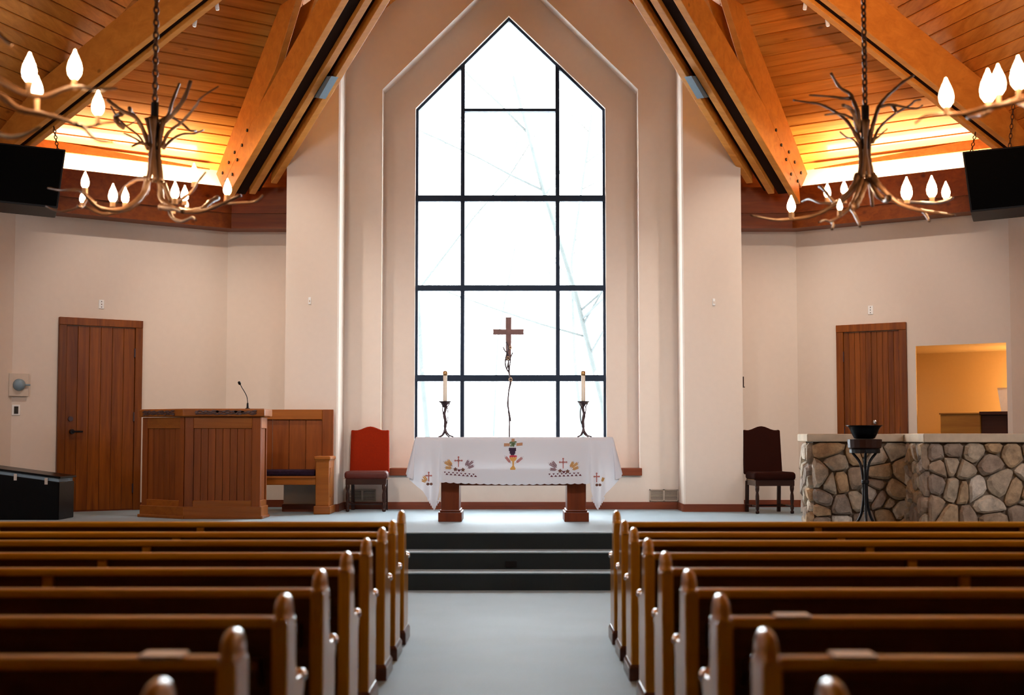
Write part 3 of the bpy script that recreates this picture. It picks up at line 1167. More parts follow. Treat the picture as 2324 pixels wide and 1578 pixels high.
def make_pew(s, L=4.3):
    """s=+1: aisle end at +x (pews left of the aisle); origin on the floor at the aisle face"""
    t = thing('church_pew', '', 'pew', group='oak pews either side of the aisle')
    pew_end_mesh(s, parent=t)
    # far end, mirrored so that its plinth also faces out
    pew_end_mesh(s, parent=t, x=-s * (L - .055))
    a, b = -s * .05, -s * (L - .06)
    # leaning back
    MB().prism([(a, .098, .775), (a, .118, .775), (a, .19, .16), (a, .17, .16)], (b - a, 0, 0)).build('back_panel', M['pew_shaded'], t)
    MB().bx(a, b, .045, .125, .772, .808).build('top_rail', M['pew'], t, bevel=.012, seg=3)
    MB().bx(a, b, .165, .20, .08, .19).build('bottom_rail', M['pew'], t, bevel=.004, seg=1)
    MB().prism([(a, .15, .435), (a, .37, .45), (a, .40, .44), (a, .40, .415), (a, .15, .40)], (b - a, 0, 0)).build('seat', M['pew'], t, bevel=.004, seg=1)
    MB().bx(a, b, .345, .37, .33, .415).build('seat_rail', M['pew'], t)
    for k in range(1, 3):
        x = -s * 1.42 * k
        w = .05
        MB().prism([(x - w / 2, .06, .772), (x - w / 2, .10, .772), (x - w / 2, .185, .08), (x - w / 2, .13, .08)], (w, 0, 0)).build('brace', M['pew_v'], t, bevel=.005, seg=1)
        MB().prism([(x - .03, .13, 0), (x - .03, .36, 0), (x - .03, .36, .40), (x - .03, .18, .40)], (.06, 0, 0)).build('leg', M['pew_v'], t)
    # book racks between the braces, on the back
    for k in range(3):
        x0, x1 = -s * (1.42 * k + .10), -s * (1.42 * k + 1.30)
        if k == 2:
            x1 = -s * (L - .15)
        mb = MB()
        mb.bx(x0, x1, -.012, .118, .648, .662)
        mb.bx(x0, x1, -.018, -.010, .64, .672)
        mb.prism([(x0, .0, .648), (x0, .115, .648), (x0, .13, .56)], (-s * .015, 0, 0))
        mb.prism([(x1, .0, .648), (x1, .115, .648), (x1, .13, .56)], (s * .015, 0, 0))
        mb.build('book_rack', M['pew_shaded'], t)
    return t


DEP = [9.84, 9.14, 8.40, 7.50, 6.62, 5.72, 4.82, 3.94, 3.10]
XAL, XAR = -.765, .675
ROWN = ['front', 'second', 'third', 'fourth', 'fifth', 'sixth', 'seventh', 'eighth', 'ninth']
for s, x, side in ((1, XAL, 'left'), (-1, XAR, 'right')):
    proto = make_pew(s)
    for i, y in enumerate(DEP):
        o = proto if i == 0 else copy_tree(proto)
        o.location = (x, y, 0)
        o.scale = (1, 1, 1.03 if i == 0 else 1)
        what = {0: 'oak pew with rounded ends, front row left of the aisle nearest the steps' if side == 'left' else 'oak pew with rounded ends, front row right of the aisle nearest the steps'}.get(
            i, 'oak pew with rounded ends, %s row back from the steps, %s of the aisle' % (ROWN[i], side))
        o['label'] = what

# hymnals in the racks (pixel of the page edge, row of the pew that carries it)
HB = [(372, 1485, 7, 'thin glossy white booklet lying on the back rail of the eighth left pew'),
      (120, 1573, 8, 'thin glossy white booklet lying on the back rail of the ninth left pew'),
      (1797, 1411, 6, 'thin glossy white booklet lying on the back rail of the seventh right pew'),
      (1934, 1498, 7, 'thin glossy white booklet lying on the back rail of the eighth right pew')]
for px, py, row, lab in HB:
    y = DEP[row] + .086
    q = at(px, py, y)
    t = thing('service_booklet', lab, 'book', (q.x, y, .8085), group='white booklets on the pew rails')
    hw = .059
    MB().bx(-hw, hw, -.054, .050, .0, .0015).bx(-hw, hw, -.054, .050, .006, .0075).bx(-hw, -hw + .0015, -.054, .050, .0, .0075).build('cover', M['glossy_paper'], t)
    MB().bx(-hw + .002, hw - .002, -.052, .048, .0016, .0059).build('pages', M['paper'], t)

# ================================================================== ALTAR
YAF = 15.86
TX0, TX1 = at(947, 1000, YAF).x, at(1387, 1000, YAF).x
TY0, TY1 = 15.78, 16.56
TZ = at(1162, 993.5, YAF).z
al = thing('altar_table', 'long reddish wooden altar table on two square pillar legs under the white cloth', 'table', ((TX0 + TX1) / 2, 16.17, ZP))
og = al.location
MB().bx(TX0, TX1, TY0, TY1, TZ - .055, TZ - .004).build('table_top', M['altar'], al, org=og, bevel=.006)
MB().bx(TX0 + .24, TX1 - .24, TY0 + .1, TY1 - .1, TZ - .15, TZ - .056).build('top_rail', M['altar'], al, org=og)
zs0, zs1 = at(1162, 1103, YAF).z, at(1162, 1060, YAF).z
MB().bx(TX0 + .4, TX1 - .4, 15.96, 16.02, zs0, zs1).build('stretcher', M['altar'], al, org=og, bevel=.004)
for xa, xb in ((1001, 1042), (1287, 1330)):
    x0, x1 = at(xa, 1130, YAF + .03).x, at(xb, 1130, YAF + .03).x
    l = MB().bx(x0, x1, 15.89, 16.42, ZP + .12, TZ - .056).build('leg', M['altar'], al, org=og, bevel=.008)
    mb = MB().bx(x0 - .03, x1 + .03, 15.86, 16.45, ZP + .001, ZP + .10)
    mb.prism([(x0 - .03, 15.86, ZP + .10), (x1 + .03, 15.86, ZP + .10), (x1 + .03, 16.45, ZP + .10), (x0 - .03, 16.45, ZP + .10)], (0, 0, .005))
    mb.build('leg_foot', M['altar'], l, org=og, bevel=.006)
    MB().bx(x0 - .015, x1 + .015, 15.875, 16.435, ZP + .106, ZP + .13).build('leg_moulding', M['altar'], l, org=og, bevel=.01)

# ---- the cloth
zf0 = at(1165, 1097, 15.74).z                 # front hem
xs_l = at(1000, 1100, 15.74).x
xs_r = at(1338, 1100, 15.74).x
tipl, tipr = at(985, 1158, 15.72), at(1357, 1157, 15.72)
sidez_l, sidez_r = at(922, 1078, 15.9).z, at(1406, 1078, 15.9).z
cx0, cx1, cy0, cy1 = TX0 - .006, TX1 + .006, TY0 - .006, TY1 + .006


def lerp(a, b, t):
    return a + (b - a) * t


def sstep(t):
    t = max(0.0, min(1.0, t))
    return t * t * (3 - 2 * t)


def front_hem(x):
    """z of the hem along the front edge as a function of x"""
    if x < xs_l - .012:
        if x >= tipl.x:
            return lerp(tipl.z, zf0 + .02, ((x - tipl.x) / (xs_l - .012 - tipl.x)) ** 1.6 * .72)
        return lerp(tipl.z, sidez_l - .05, ((tipl.x - x) / (tipl.x - cx0)) ** .85)
    if x > xs_r + .012:
        if x <= tipr.x:
            return lerp(tipr.z, zf0 + .02, ((tipr.x - x) / (tipr.x - xs_r - .012)) ** 1.6 * .72)
        return lerp(tipr.z, sidez_r - .05, ((x - tipr.x) / (cx1 - tipr.x)) ** .85)
    mid = (x - (xs_l + xs_r) / 2) / ((xs_r - xs_l) / 2)
    return zf0 - .012 * (1 - abs(mid)) + .016 * (max(0, -mid) ** 3)


def front_out(x, t):
    """how far the hanging front stands off the table edge, t = 0 top .. 1 hem"""
    o = .012 + .012 * t
    dl = (xs_l - x)
    dr = (x - xs_r)
    k = max(sstep((dl + .012) / .035), sstep((dr + .012) / .035))
    if k > 0:
        o += k * t * (.045 + .03 * math.sin((dl if dl > dr else dr) * 42))
    o += .010 * math.exp(-((dl - .0) / .02) ** 2) * t + .010 * math.exp(-((dr - .0) / .02) ** 2) * t
    return o


cols = []          # list of (edge point, outward normal, hem z, out func)
NFR = 260
for i in range(NFR + 1):
    x = lerp(cx0, cx1, i / NFR)
    cols.append(('f', x))
for i in range(1, 8):
    cols.append(('cr', i / 8))
for i in range(50):
    cols.append(('r', i / 49))
for i in range(1, 5):
    cols.append(('br', i / 5))
for i in range(60):
    cols.append(('b', i / 59))
for i in range(1, 5):
    cols.append(('bl', i / 5))
for i in range(50):
    cols.append(('l', i / 49))
for i in range(1, 8):
    cols.append(('cl', i / 8))
NR_ = 16
mb = MB()
grid = []
for ci, (kd, u) in enumerate(cols):
    sc_ = .010 * abs(math.sin(ci * math.pi / 10.0))
    flare = .085
    row = []
    for j in range(NR_ + 1):
        t = j / NR_
        if kd == 'f':
            e, n2 = V((u, cy0, 0)), V((0, -1, 0))
            hz_ = front_hem(u)
            o_ = front_out(u, t)
            k = max(0, 1 - (u - cx0) / .10, 1 - (cx1 - u) / .10)
            sx = -1 if u < XC else 1
            p = e + n2 * o_ + V((sx * flare * .85 * (k ** 1.5) * t, 0, 0))
        elif kd in ('cr', 'cl'):
            w = u * math.pi / 2
            if kd == 'cr':
                e = V((cx1, cy0, 0))
                n2 = V((math.sin(w), -math.cos(w), 0))
                hz_ = sidez_r - .05 + .05 * u
            else:
                e = V((cx0, cy0, 0))
                n2 = V((-math.cos(w), -math.sin(w), 0))
                hz_ = sidez_l - .05 * u
            p = e + n2 * (.012 + (.05 + flare * .5) * t)
        elif kd in ('r', 'l'):
            y = lerp(cy0, cy1, u) if kd == 'r' else lerp(cy1, cy0, u)
            e = V((cx1 if kd == 'r' else cx0, y, 0))
            n2 = V((1 if kd == 'r' else -1, 0, 0))
            hz_ = (sidez_r if kd == 'r' else sidez_l) + .02 * math.sin(u * 9)
            p = e + n2 * (.012 + (flare + .02 * math.sin(u * 22)) * t)
        elif kd in ('br', 'bl'):
            w = u * math.pi / 2
            if kd == 'br':
                e = V((cx1, cy1, 0))
                n2 = V((math.cos(w), math.sin(w), 0))
            else:
                e = V((cx0, cy1, 0))
                n2 = V((-math.sin(w), math.cos(w), 0))
            hz_ = sidez_r
            p = e + n2 * (.012 + .08 * t)
        else:
            e, n2 = V((lerp(cx1, cx0, u), cy1, 0)), V((0, 1, 0))
            hz_ = TZ - .22
            p = e + n2 * (.012 + .02 * t)
        zz_ = TZ + .006 - (TZ + .006 - hz_) * t - (sc_ if j == NR_ else 0)
        if j == 0:
            p = e + n2 * .002
        row.append(V((p.x, p.y, zz_)))
    grid.append(row)
nc = len(grid)
top_in = []
b = 0
for row in grid:
    mb.v += row
for i in range(nc):
    i2 = (i + 1) % nc
    for j in range(NR_):
        mb.f.append([i * (NR_ + 1) + j, i2 * (NR_ + 1) + j, i2 * (NR_ + 1) + j + 1, i * (NR_ + 1) + j + 1])
mb.f.append([i * (NR_ + 1) for i in range(nc)])
ac = thing('altar_cloth', 'white linen altar cloth embroidered with crosses, chalice and wheat, scalloped hem', 'tablecloth', ((TX0 + TX1) / 2, 16.17, TZ))
ogc = ac.location
cl = mb.build('linen_sheet', M['cloth'], ac, org=ogc, smooth=True)
# edge lace: short teeth at the two hanging corners
for tip, nm in ((tipl, 'l'), (tipr, 'r')):
    mb = MB()
    for k in range(-4, 5):
        c = V((tip.x + k * .016, 15.705, tip.z + abs(k) * .026 + .012))
        mb.prism([c + V((-.011, 0, .02)), c + V((.011, 0, .02)), c + V((.003, 0, -.018)), c + V((-.003, 0, -.018))], (0, .003, 0))
    mb.build('lace_tip', M['cloth'], ac, org=ogc)


def on_cloth(x, z, lift=.003):
    hz_ = front_hem(x)
    t = (TZ + .006 - z) / (TZ + .006 - hz_)
    return V((x, cy0 - front_out(x, t) - lift, z))


def cpt(px, py):
    q = at(px, py, 15.74)
    return q.x, q.z


def patch(mb, pts_px):
    q = [on_cloth(*cpt(x, y)) for x, y in pts_px]
    mb.prism(q, (0, .0022, 0))


def sc4(pts, s, ox, oy):
    return [(ox + x / s, oy + y / s) for x, y in pts]


def blob(cx, cy, rx, ry, n=8, ph=0.0):
    return [(cx + rx * math.cos(2 * math.pi * i / n + ph), cy + ry * math.sin(2 * math.pi * i / n + ph)) for i in range(n)]


def ear(mb, mb2, x0, y0, ang, L, w):
    """an ear of wheat: stalk and rows of grains"""
    dx, dy = math.cos(ang), math.sin(ang)
    for k in range(6):
        f_ = .25 + .75 * k / 6
        for sd in (-1, 1):
            cx = x0 + dx * L * f_ - sd * dy * w * .55
            cy_ = y0 + dy * L * f_ + sd * dx * w * .55
            a2 = ang + sd * .55
            g = 2.6
            patch(mb, [(cx - math.cos(a2) * g, cy_ - math.sin(a2) * g), (cx - math.sin(a2) * 1.1, cy_ + math.cos(a2) * 1.1), (cx + math.cos(a2) * g, cy_ + math.sin(a2) * g), (cx + math.sin(a2) * 1.1, cy_ - math.cos(a2) * 1.1)])
    patch(mb2, [(x0 - dy * .45, y0 + dx * .45), (x0 + dx * L * 1.12 - dy * .3, y0 + dy * L * 1.12 + dx * .3), (x0 + dx * L * 1.12 + dy * .3, y0 + dy * L * 1.12 - dx * .3), (x0 + dy * .45, y0 - dx * .45)])


def fleury(mb, cx, cy, w, h):
    """small ornate cross, cx cy at the crossing"""
    patch(mb, [(cx - 1.1, cy - h * .35), (cx + 1.1, cy - h * .35), (cx + 1.1, cy + h * .65), (cx - 1.1, cy + h * .65)])
    for a, b_ in (((cx - w / 2, cy - 1.1), (cx - 1.1, cy + 1.1)), ((cx + 1.1, cy - 1.1), (cx + w / 2, cy + 1.1))):
        patch(mb, [(a[0], a[1]), (b_[0], a[1]), (b_[0], b_[1]), (a[0], b_[1])])
    for ex, ey in ((cx - w / 2, cy), (cx + w / 2, cy), (cx, cy - h * .35)):
        patch(mb, blob(ex, ey, 2.2, 2.2, 6))
    patch(mb, blob(cx, cy, 2.8, 2.8, 8))


# centre: cross, leaves, grapes, chalice, two ears
mb = MB()
patch(mb, sc4([(1058, 170), (1145, 172), (1140, 212), (1056, 217)], 6.456, 980, 980))
patch(mb, sc4([(1240, 170), (1330, 160), (1328, 203), (1240, 210)], 6.456, 980, 980))
patch(mb, sc4([(1168, 104), (1212, 104), (1212, 150), (1168, 150)], 6.456, 980, 980))
mb.build('embroidered_cross', M['e_brown'], ac, org=ogc)
mb = MB()
rnd = random.Random(3)
for k in range(16):
    a, r = rnd.uniform(0, 6.28), rnd.uniform(0, 1)
    patch(mb, blob(980 + (1193 + math.cos(a) * 50 * r) / 6.456, 980 + (185 + math.sin(a) * 45 * r) / 6.456, rnd.uniform(2, 3.4), rnd.uniform(1.4, 2.4), 7, a))
mb.build('embroidered_leaves', M['e_green'], ac, org=ogc)
mb = MB()
for k, (n_, y) in enumerate(((4, 250), (4, 272), (3, 292), (3, 312), (2, 330))):
    for j in range(n_):
        x = 1182 + (j - (n_ - 1) / 2) * 25
        patch(mb, blob(980 + x / 6.456, 980 + y / 6.456, 2.7, 2.5, 8))
mb.build('embroidered_grapes', M['e_grape'], ac, org=ogc)
mb = MB()
patch(mb, sc4([(1137, 375), (1246, 375), (1240, 405), (1215, 432), (1168, 432), (1143, 405)], 6.456, 980, 980))
patch(mb, sc4([(1178, 432), (1208, 432), (1204, 500), (1182, 500)], 6.456, 980, 980))
patch(mb, sc4([(1182, 500), (1204, 500), (1226, 540), (1222, 560), (1150, 560), (1148, 540)], 6.456, 980, 980))
mb.build('embroidered_chalice', M['e_gold'], ac, org=ogc)
mb = MB()
patch(mb, sc4([(1140, 352), (1180, 345), (1245, 350), (1246, 376), (1228, 368), (1213, 388), (1196, 368), (1180, 388), (1163, 368), (1150, 386), (1138, 372)], 6.456, 980, 980))
mb.build('chalice_rim', M['e_red'], ac, org=ogc)
mg, ms = MB(), MB()
ear(mg, ms, 980 + 1160 / 6.456, 980 + 465 / 6.456, math.atan2(-110, -90), 20, 3.0)
ear(mg, ms, 980 + 1225 / 6.456, 980 + 465 / 6.456, math.atan2(-105, 125), 21, 3.0)
mg.build('embroidered_wheat', M['e_pink'], ac, org=ogc)
ms.build('wheat_stalks', M['e_grey'], ac, org=ogc)
# the two side motifs with their cut-work bands
for ox, oy, gold_left in ((0, 0, True), (1535, 23, False)):
    X = lambda v: 980 + (v + ox) / 6.456
    Y = lambda v: 980 + (v + oy) / 6.456
    mb = MB()
    fleury(mb, X(390), Y(425), 15, 22)
    mb.build('embroidered_cross', M['e_pink'], ac, org=ogc)
    m1, m2, m3 = MB(), MB(), MB()
    ga, gb = (m1, m2) if gold_left else (m2, m1)
    for x0, y0, a, L in ((300, 512, math.atan2(-62, -105), 21), (300, 500, math.atan2(-95, -75), 17), (300, 535, math.atan2(-8, -100), 16)):
        ear(ga, m3, X(x0), Y(y0), a, L, 3.2)
    for x0, y0, a, L in ((490, 505, math.atan2(-85, 48), 15), (505, 515, math.atan2(-85, 105), 20), (520, 538, math.atan2(-42, 100), 16)):
        ear(gb, m3, X(x0), Y(y0), a, L, 3.0)
    m1.build('embroidered_wheat', M['e_gold'], ac, org=ogc)
    m2.build('embroidered_wheat', M['e_grey'], ac, org=ogc)
    m3.build('wheat_stalks', M['e_grey'], ac, org=ogc)
    mb = MB()
    for cx, cy_, sgn in ((345, 553, 1), (455, 560, -1)):
        st = []
        for k in range(10):
            r = 5.4 if k % 2 == 0 else 3.0
            a = -math.pi / 2 + k * math.pi / 5
            st.append((X(cx) + r * math.cos(a), Y(cy_) + r * .95 * math.sin(a)))
        patch(mb, st)
    mb.build('embroidered_leaves', M['e_leaf'], ac, org=ogc)
    mb = MB()
    patch(mb, [(X(372), Y(560)), (X(385), Y(550)), (X(398), Y(560)), (X(412), Y(550)), (X(425), Y(562)), (X(398), Y(590))])
    for k in range(8):
        px_ = 190 + k * 60
        dy = k * (4.5 if gold_left else -2.2) + (0 if gold_left else 30)
        yy = 595 + dy - (23 if not gold_left else 0)
        patch(mb, [(X(px_ - 17), Y(yy - 9)), (X(px_ + 17), Y(yy - 9)), (X(px_), Y(yy + 12))])
        if k < 8:
            patch(mb, [(X(px_ + 10), Y(yy + 38)), (X(px_ + 30), Y(yy + 12)), (X(px_ + 52), Y(yy + 38))])
    mb.build('cutwork_band', M['e_dark'], ac, org=ogc)
# the corner motifs
for cxp, cyp, side in ((971, 1080, 1), (1354, 1082, -1)):
    mb = MB()
    fleury(mb, cxp + (2 if side > 0 else 0), cyp, 11, 20)
    mb.build('embroidered_cross', M['e_pink'], ac, org=ogc)
    m1, m3 = MB(), MB()
    if side > 0:
        ear(m1, m3, cxp - 1, cyp + 12, math.atan2(-1, -.75), 14, 2.8)
        ear(m1, m3, cxp - 3, cyp + 14, math.atan2(-.4, -1), 12, 2.8)
    else:
        ear(m1, m3, cxp + 12, cyp + 12, math.atan2(-1, .35), 10, 2.6)
    m1.build('embroidered_wheat', M['e_gold'], ac, org=ogc)
    m3.build('wheat_stalks', M['e_grey'], ac, org=ogc)
    mb = MB()
    for k in (-1, 1):
        patch(mb, blob(cxp + 4 + k * 3.6, cyp + 19, 3.6, 3.2, 7))
    mb.build('embroidered_leaves', M['e_leaf'], ac, org=ogc)

# ================================================================== CANDLES
for px, lab, flip in ((1010, 'left', 1), (1324, 'right', -1)):
    y = 16.0
    b0 = at(px, 989, y)
    zb = TZ + .0065
    t = thing('candlestick', 'twisted dark bronze branch candlestick on the altar, %s of the cross' % lab, 'candlestick', (b0.x, y, zb), group='candlesticks on the altar')
    zt = at(px, 911, y).z - zb
    k = zt / .38
    mb = MB()
    mb.tube(smooth_path([(.0, 0, .10 * k), (.004 * flip, .0, .17 * k), (-.008 * flip, 0, .24 * k), (.006 * flip, .004, .31 * k), (.0, 0, zt - .01)], 4), [.016, .017, .018, .016, .016, .017, .018, .018, .016, .015, .015, .016, .017, .018, .018, .018, .02], 8)
    mb.tube(smooth_path([(.02 * flip, 0, .14 * k), (.034 * flip, .004, .22 * k), (.03 * flip, 0, .29 * k), (.012 * flip, 0, .345 * k)], 3), .005, 5)
    mb.tube(smooth_path([(-.012 * flip, -.01, .20 * k), (-.026 * flip, -.014, .28 * k), (-.03 * flip, -.006, .33 * k)], 3), .006, 5)
    mb.build('stem', M['bronze'], t, smooth=True)
    for a in (-1.0, .15, 2.2, 3.9):
        dx, dy = math.cos(a) * .085, math.sin(a) * .085
        MB().tube(smooth_path([(0, 0, .11 * k), (dx * .12, dy * .12, .06 * k), (dx * .5, dy * .5, .022), (dx, dy, .005), (dx * 1.15, dy * 1.15, .005)], 3), [.012] * 6 + [.008] * 4 + [.006] * 3, 6).build('foot', M['bronze'], t, smooth=True)
    MB().lathe((0, 0, zt - .06), [(.014, 0), (.026, .018), (.05, .040), (.07, .052), (.072, .060), (.05, .060)], 14).build('drip_pan', M['bronze'], t)
    for a in (.3, 2.5, 4.4):
        MB().tube([(math.cos(a) * .02, math.sin(a) * .02, zt - .07), (math.cos(a) * .055, math.sin(a) * .055, zt - .02)], .006, 5).build('pan_branch', M['bronze'], t)
    q = at(px - (3 if lab == 'left' else 0), 912, y)
    c = thing('candle', 'tall ivory candle with a brass cap in the %s altar candlestick' % lab, 'candle', (q.x * 0 + b0.x, y, zb + zt + .0005), group='candles on the altar')
    hc = at(px, 852, y).z - (zb + zt)
    MB().lathe((0, 0, 0), [(.023, 0), (.024, .01), (.0225, hc)], 14).build('wax', M['wax'], c, smooth=True)
    MB().lathe((0, 0, hc - .005), [(.0245, 0), (.0255, .02), (.024, .048), (.010, .054)], 12).build('cap', M['brass'], c, smooth=True)
    MB().tube([(0, 0, hc + .045), (.001, 0, hc + .065)], .003, 5).build('wick', M['iron'], c)

# ================================================================== CROSS in front of the window
YX = 18.48
cb = at(1155, 1062, YX)
t = thing('cross', 'wooden cross on a tall twisted vine stem before the window', 'cross', (cb.x, YX, SILLZ + .002))
og = t.location
P = lambda x, y, dy=0.0: at(x, y, YX + dy)
hb, vb = MB(), MB()
a, b_ = P(1118.5, 748), P(1189, 759.5)
mx0, mx1 = P(1148, 740).x, P(1160, 740).x
zt_, zb_ = P(1154, 720.5).z, P(1154, 819).z
vb.prism([(mx0 - .002, YX - .012, zt_ + .004), (mx0 + .02, YX - .012, zt_ - .003), (mx1 + .003, YX - .012, zt_ + .004), (mx1, YX - .012, zb_), (mx0, YX - .012, zb_)], (0, .024, 0))
vb.build('upright', plain('cross_wood', (0.16, .06, .045), .5, noise=.3), t, org=og)
hb.prism([(a.x, YX - .018, a.z + .003), (mx0, YX - .018, a.z), (mx1, YX - .018, a.z), (b_.x, YX - .018, a.z + .003), (b_.x - .006, YX - .018, (a.z + b_.z) / 2), (b_.x, YX - .018, b_.z - .003), (a.x, YX - .018, b_.z - .003), (a.x + .006, YX - .018, (a.z + b_.z) / 2)], (0, .03, 0))
hb.build('crossbeam', bpy.data.materials['cross_wood'], t, org=og)
mb = MB()
S5 = lambda pts, dy: [P(1080 + x / 5.2625, 700 + y / 5.2625, dy) for x, y in pts]
vines = [([(400, 1900), (400, 1520), (402, 1340), (390, 1240), (385, 1120), (392, 1000), (410, 880), (400, 780), (365, 720), (350, 650), (360, 580), (385, 470), (360, 400)], -.03, .0095),
         ([(415, 1350), (400, 1250), (380, 1170), (385, 1060), (400, 960), (420, 880), (400, 800), (390, 700), (390, 620)], -.022, .0095),
         ([(405, 1330), (390, 1200), (378, 1120)], -.035, .0095),
         ([(412, 900), (405, 820), (400, 720), (412, 640), (415, 590), (440, 530)], -.03, .008),
         ([(370, 730), (385, 660), (395, 600), (380, 540), (345, 505), (326, 462)], -.028, .008)]
for pts, dy, r in vines:
    mb.tube(smooth_path(S5(pts, dy), 3), r, 5)
mb.build('vine_stem', M['bronze'], t, org=og, smooth=True)
for cx, cy_, r in ((412, 468, 16), (385, 595, 20), (415, 850, 22)):
    mb = MB()
    for k in range(3):
        a0 = k * 2.1
        pts = [(cx + math.cos(a0 + w * .7) * r * (1 - .1 * k), cy_ + math.sin(a0 + w * .7) * r * 1.15 * (1 - .2 * k)) for w in range(9)]
        mb.tube(smooth_path(S5(pts, -.03 - .008 * k), 2), .003, 5)
    mb.build('vine_knot', M['sleeve'], t, org=og)
MB().lathe((0, 0, 0), [(.10, 0), (.10, .012), (.03, .03), (.012, .05)], 16).build('base', M['bronze'], t)
# ================================================================== PULPIT
YPU = 16.4
zt0, zt1 = at(500, 928, YPU).z, at(500, 946, YPU).z
A1 = V((at(418, 1100, YPU).x, YPU, 0))
A2 = V((at(590, 1100, YPU).x, YPU, 0))
A0 = A1 + V((-.60, .42, 0))
A3 = A2 + V((0, .44, 0))
pp = thing('pulpit', 'reddish wooden angular pulpit with beadboard panels and carved vine band left of the altar', 'pulpit', ((A1.x + A2.x) / 2, YPU + .3, ZP))
og = pp.location
A4 = V((A3.x, A0.y, 0))
plan = [A0, A1, A2, A3, A3 + V((0, .001, 0))]
body = [A0, A1, A2, A3]


def grow(poly, d):
    """offset an open chain of plan points outward (to the camera side)"""
    out = []
    for i, p in enumerate(poly):
        ns = []
        if i > 0:
            e = (poly[i] - poly[i - 1]).normalized()
            ns.append(V((e.y, -e.x, 0)))
        if i < len(poly) - 1:
            e = (poly[i + 1] - poly[i]).normalized()
            ns.append(V((e.y, -e.x, 0)))
        m = sum(ns, V((0, 0, 0)))
        out.append(p + m * (d / m.dot(ns[0])))
    return out


inner = grow(body, -.03)
MB().prism([zz(p, ZP + .02) for p in inner], (0, 0, zt1 - ZP - .03)).build('core', M['pulpit'], pp, org=og)
for i in range(3):
    a, b = body[i], body[i + 1]
    e = (b - a)
    L = e.length
    e.normalize()
    n = V((e.y, -e.x, 0))
    z0, z1 = ZP + .12, zt1 - .005
    st = min(.10, L * .12)
    pt = lambda s_, z, off: zz(a + e * s_ + n * off, z)

    def slab_(nm, s0, s1, za, zb, o0, o1, mat, bev=.004):
        return MB().prism([pt(s0, za, o0), pt(s1, za, o0), pt(s1, zb, o0), pt(s0, zb, o0)], n * (o1 - o0)).build(nm, mat, pp, org=og, bevel=bev, seg=1)
    slab_('stile', .0 if i < 2 else .031, st, z0, z1, -.03, 0, M['pulpit'])
    slab_('stile', L - st, L - (.018 if i == 0 else 0), z0, z1, -.03, 0, M['pulpit'])
    slab_('rail', st, L - st, z1 - .13, z1, -.03, 0, M['pulpit_h'])
    slab_('rail', st, L - st, z0, z0 + .09, -.03, 0, M['pulpit_h'])
    k = max(2, round((L - 2 * st) / .088))
    w = (L - 2 * st) / k
    for j in range(k):
        slab_('plank', st + j * w + .002, st + (j + 1) * w - .002, z0 + .085, z1 - .125, -.03, -.016, M['pulpit'], .003)
    slab_('skirting', -.012, L + .012, ZP, z0 + .02, -.02, .018, M['pulpit_h'], .006)
    slab_('skirting_lip', -.03, L + .03, ZP + .0, ZP + .035, -.01, .036, M['pulpit_h'], .006)
top = grow(body, .055)
MB().prism([zz(p, zt1) for p in top] + [zz(top[-1] + V((-.0, .03, 0)), zt1), zz(top[0] + V((0, .03, 0)), zt1)], (0, 0, zt0 - zt1)).build('top_slab', M['pulpit_h'], pp, org=og, bevel=.018, seg=3)
# carved vines let into the edge of the top
rnd = random.Random(5)
for (a, b, f0, f1) in ((top[0], top[1], .12, .82), (top[1], top[2], .16, .9)):
    mb = MB()
    e = (b - a).normalized()
    n = V((e.y, -e.x, 0))
    L = (b - a).length
    for k in range(3):
        pts = []
        m_ = 16
        for i in range(m_):
            s_ = L * lerp(f0, f1, i / (m_ - 1))
            pts.append(zz(a + e * s_ + n * .003, (zt0 + zt1) / 2 + .018 * math.sin(i * 1.25 + k * 2.1) + rnd.uniform(-.006, .006)))
        mb.tube(smooth_path(pts, 2), .008, 5)
    for i in range(24):
        s_ = L * rnd.uniform(f0, f1)
        c = zz(a + e * s_ + n * .004, (zt0 + zt1) / 2 + rnd.uniform(-.024, .024))
        q = [c + e * (math.cos(w) * .022) + V((0, 0, math.sin(w) * .010)) for w in (0, .9, 1.8, 3.14, 4.2, 5.2)]
        mb.prism(q, n * .008)
    mb.build('carved_vine', M['carving'], pp, org=og)
# gooseneck microphone
mb0 = at(562, 927, YPU + .2)
t = thing('microphone', 'thin black gooseneck microphone standing on the pulpit top', 'microphone', (mb0.x, YPU + .2, zt0 + .001))
og = t.location
pts = [at(x, y, YPU + .2) for x, y in ((562, 912), (560, 900), (554, 888), (549, 880), (545, 872))]
MB().lathe((0, 0, 0), [(.028, 0), (.028, .008), (.014, .012), (.011, .07)], 12).build('base', M['iron'], t)
MB().tube(smooth_path([(mb0.x, YPU + .2, zt0 + .06)] + pts, 3), .005, 6).build('gooseneck', M['iron'], t, org=og, smooth=True)
MB().tube([pts[-1] + V((.002, 0, -.006)), pts[-1] + V((-.004, 0, .002)), pts[-1] + V((-.012, -.008, .022)), pts[-1] + V((-.014, -.01, .03))], [.010, .016, .016, .009], 10).build('capsule', M['black'], t, org=og)

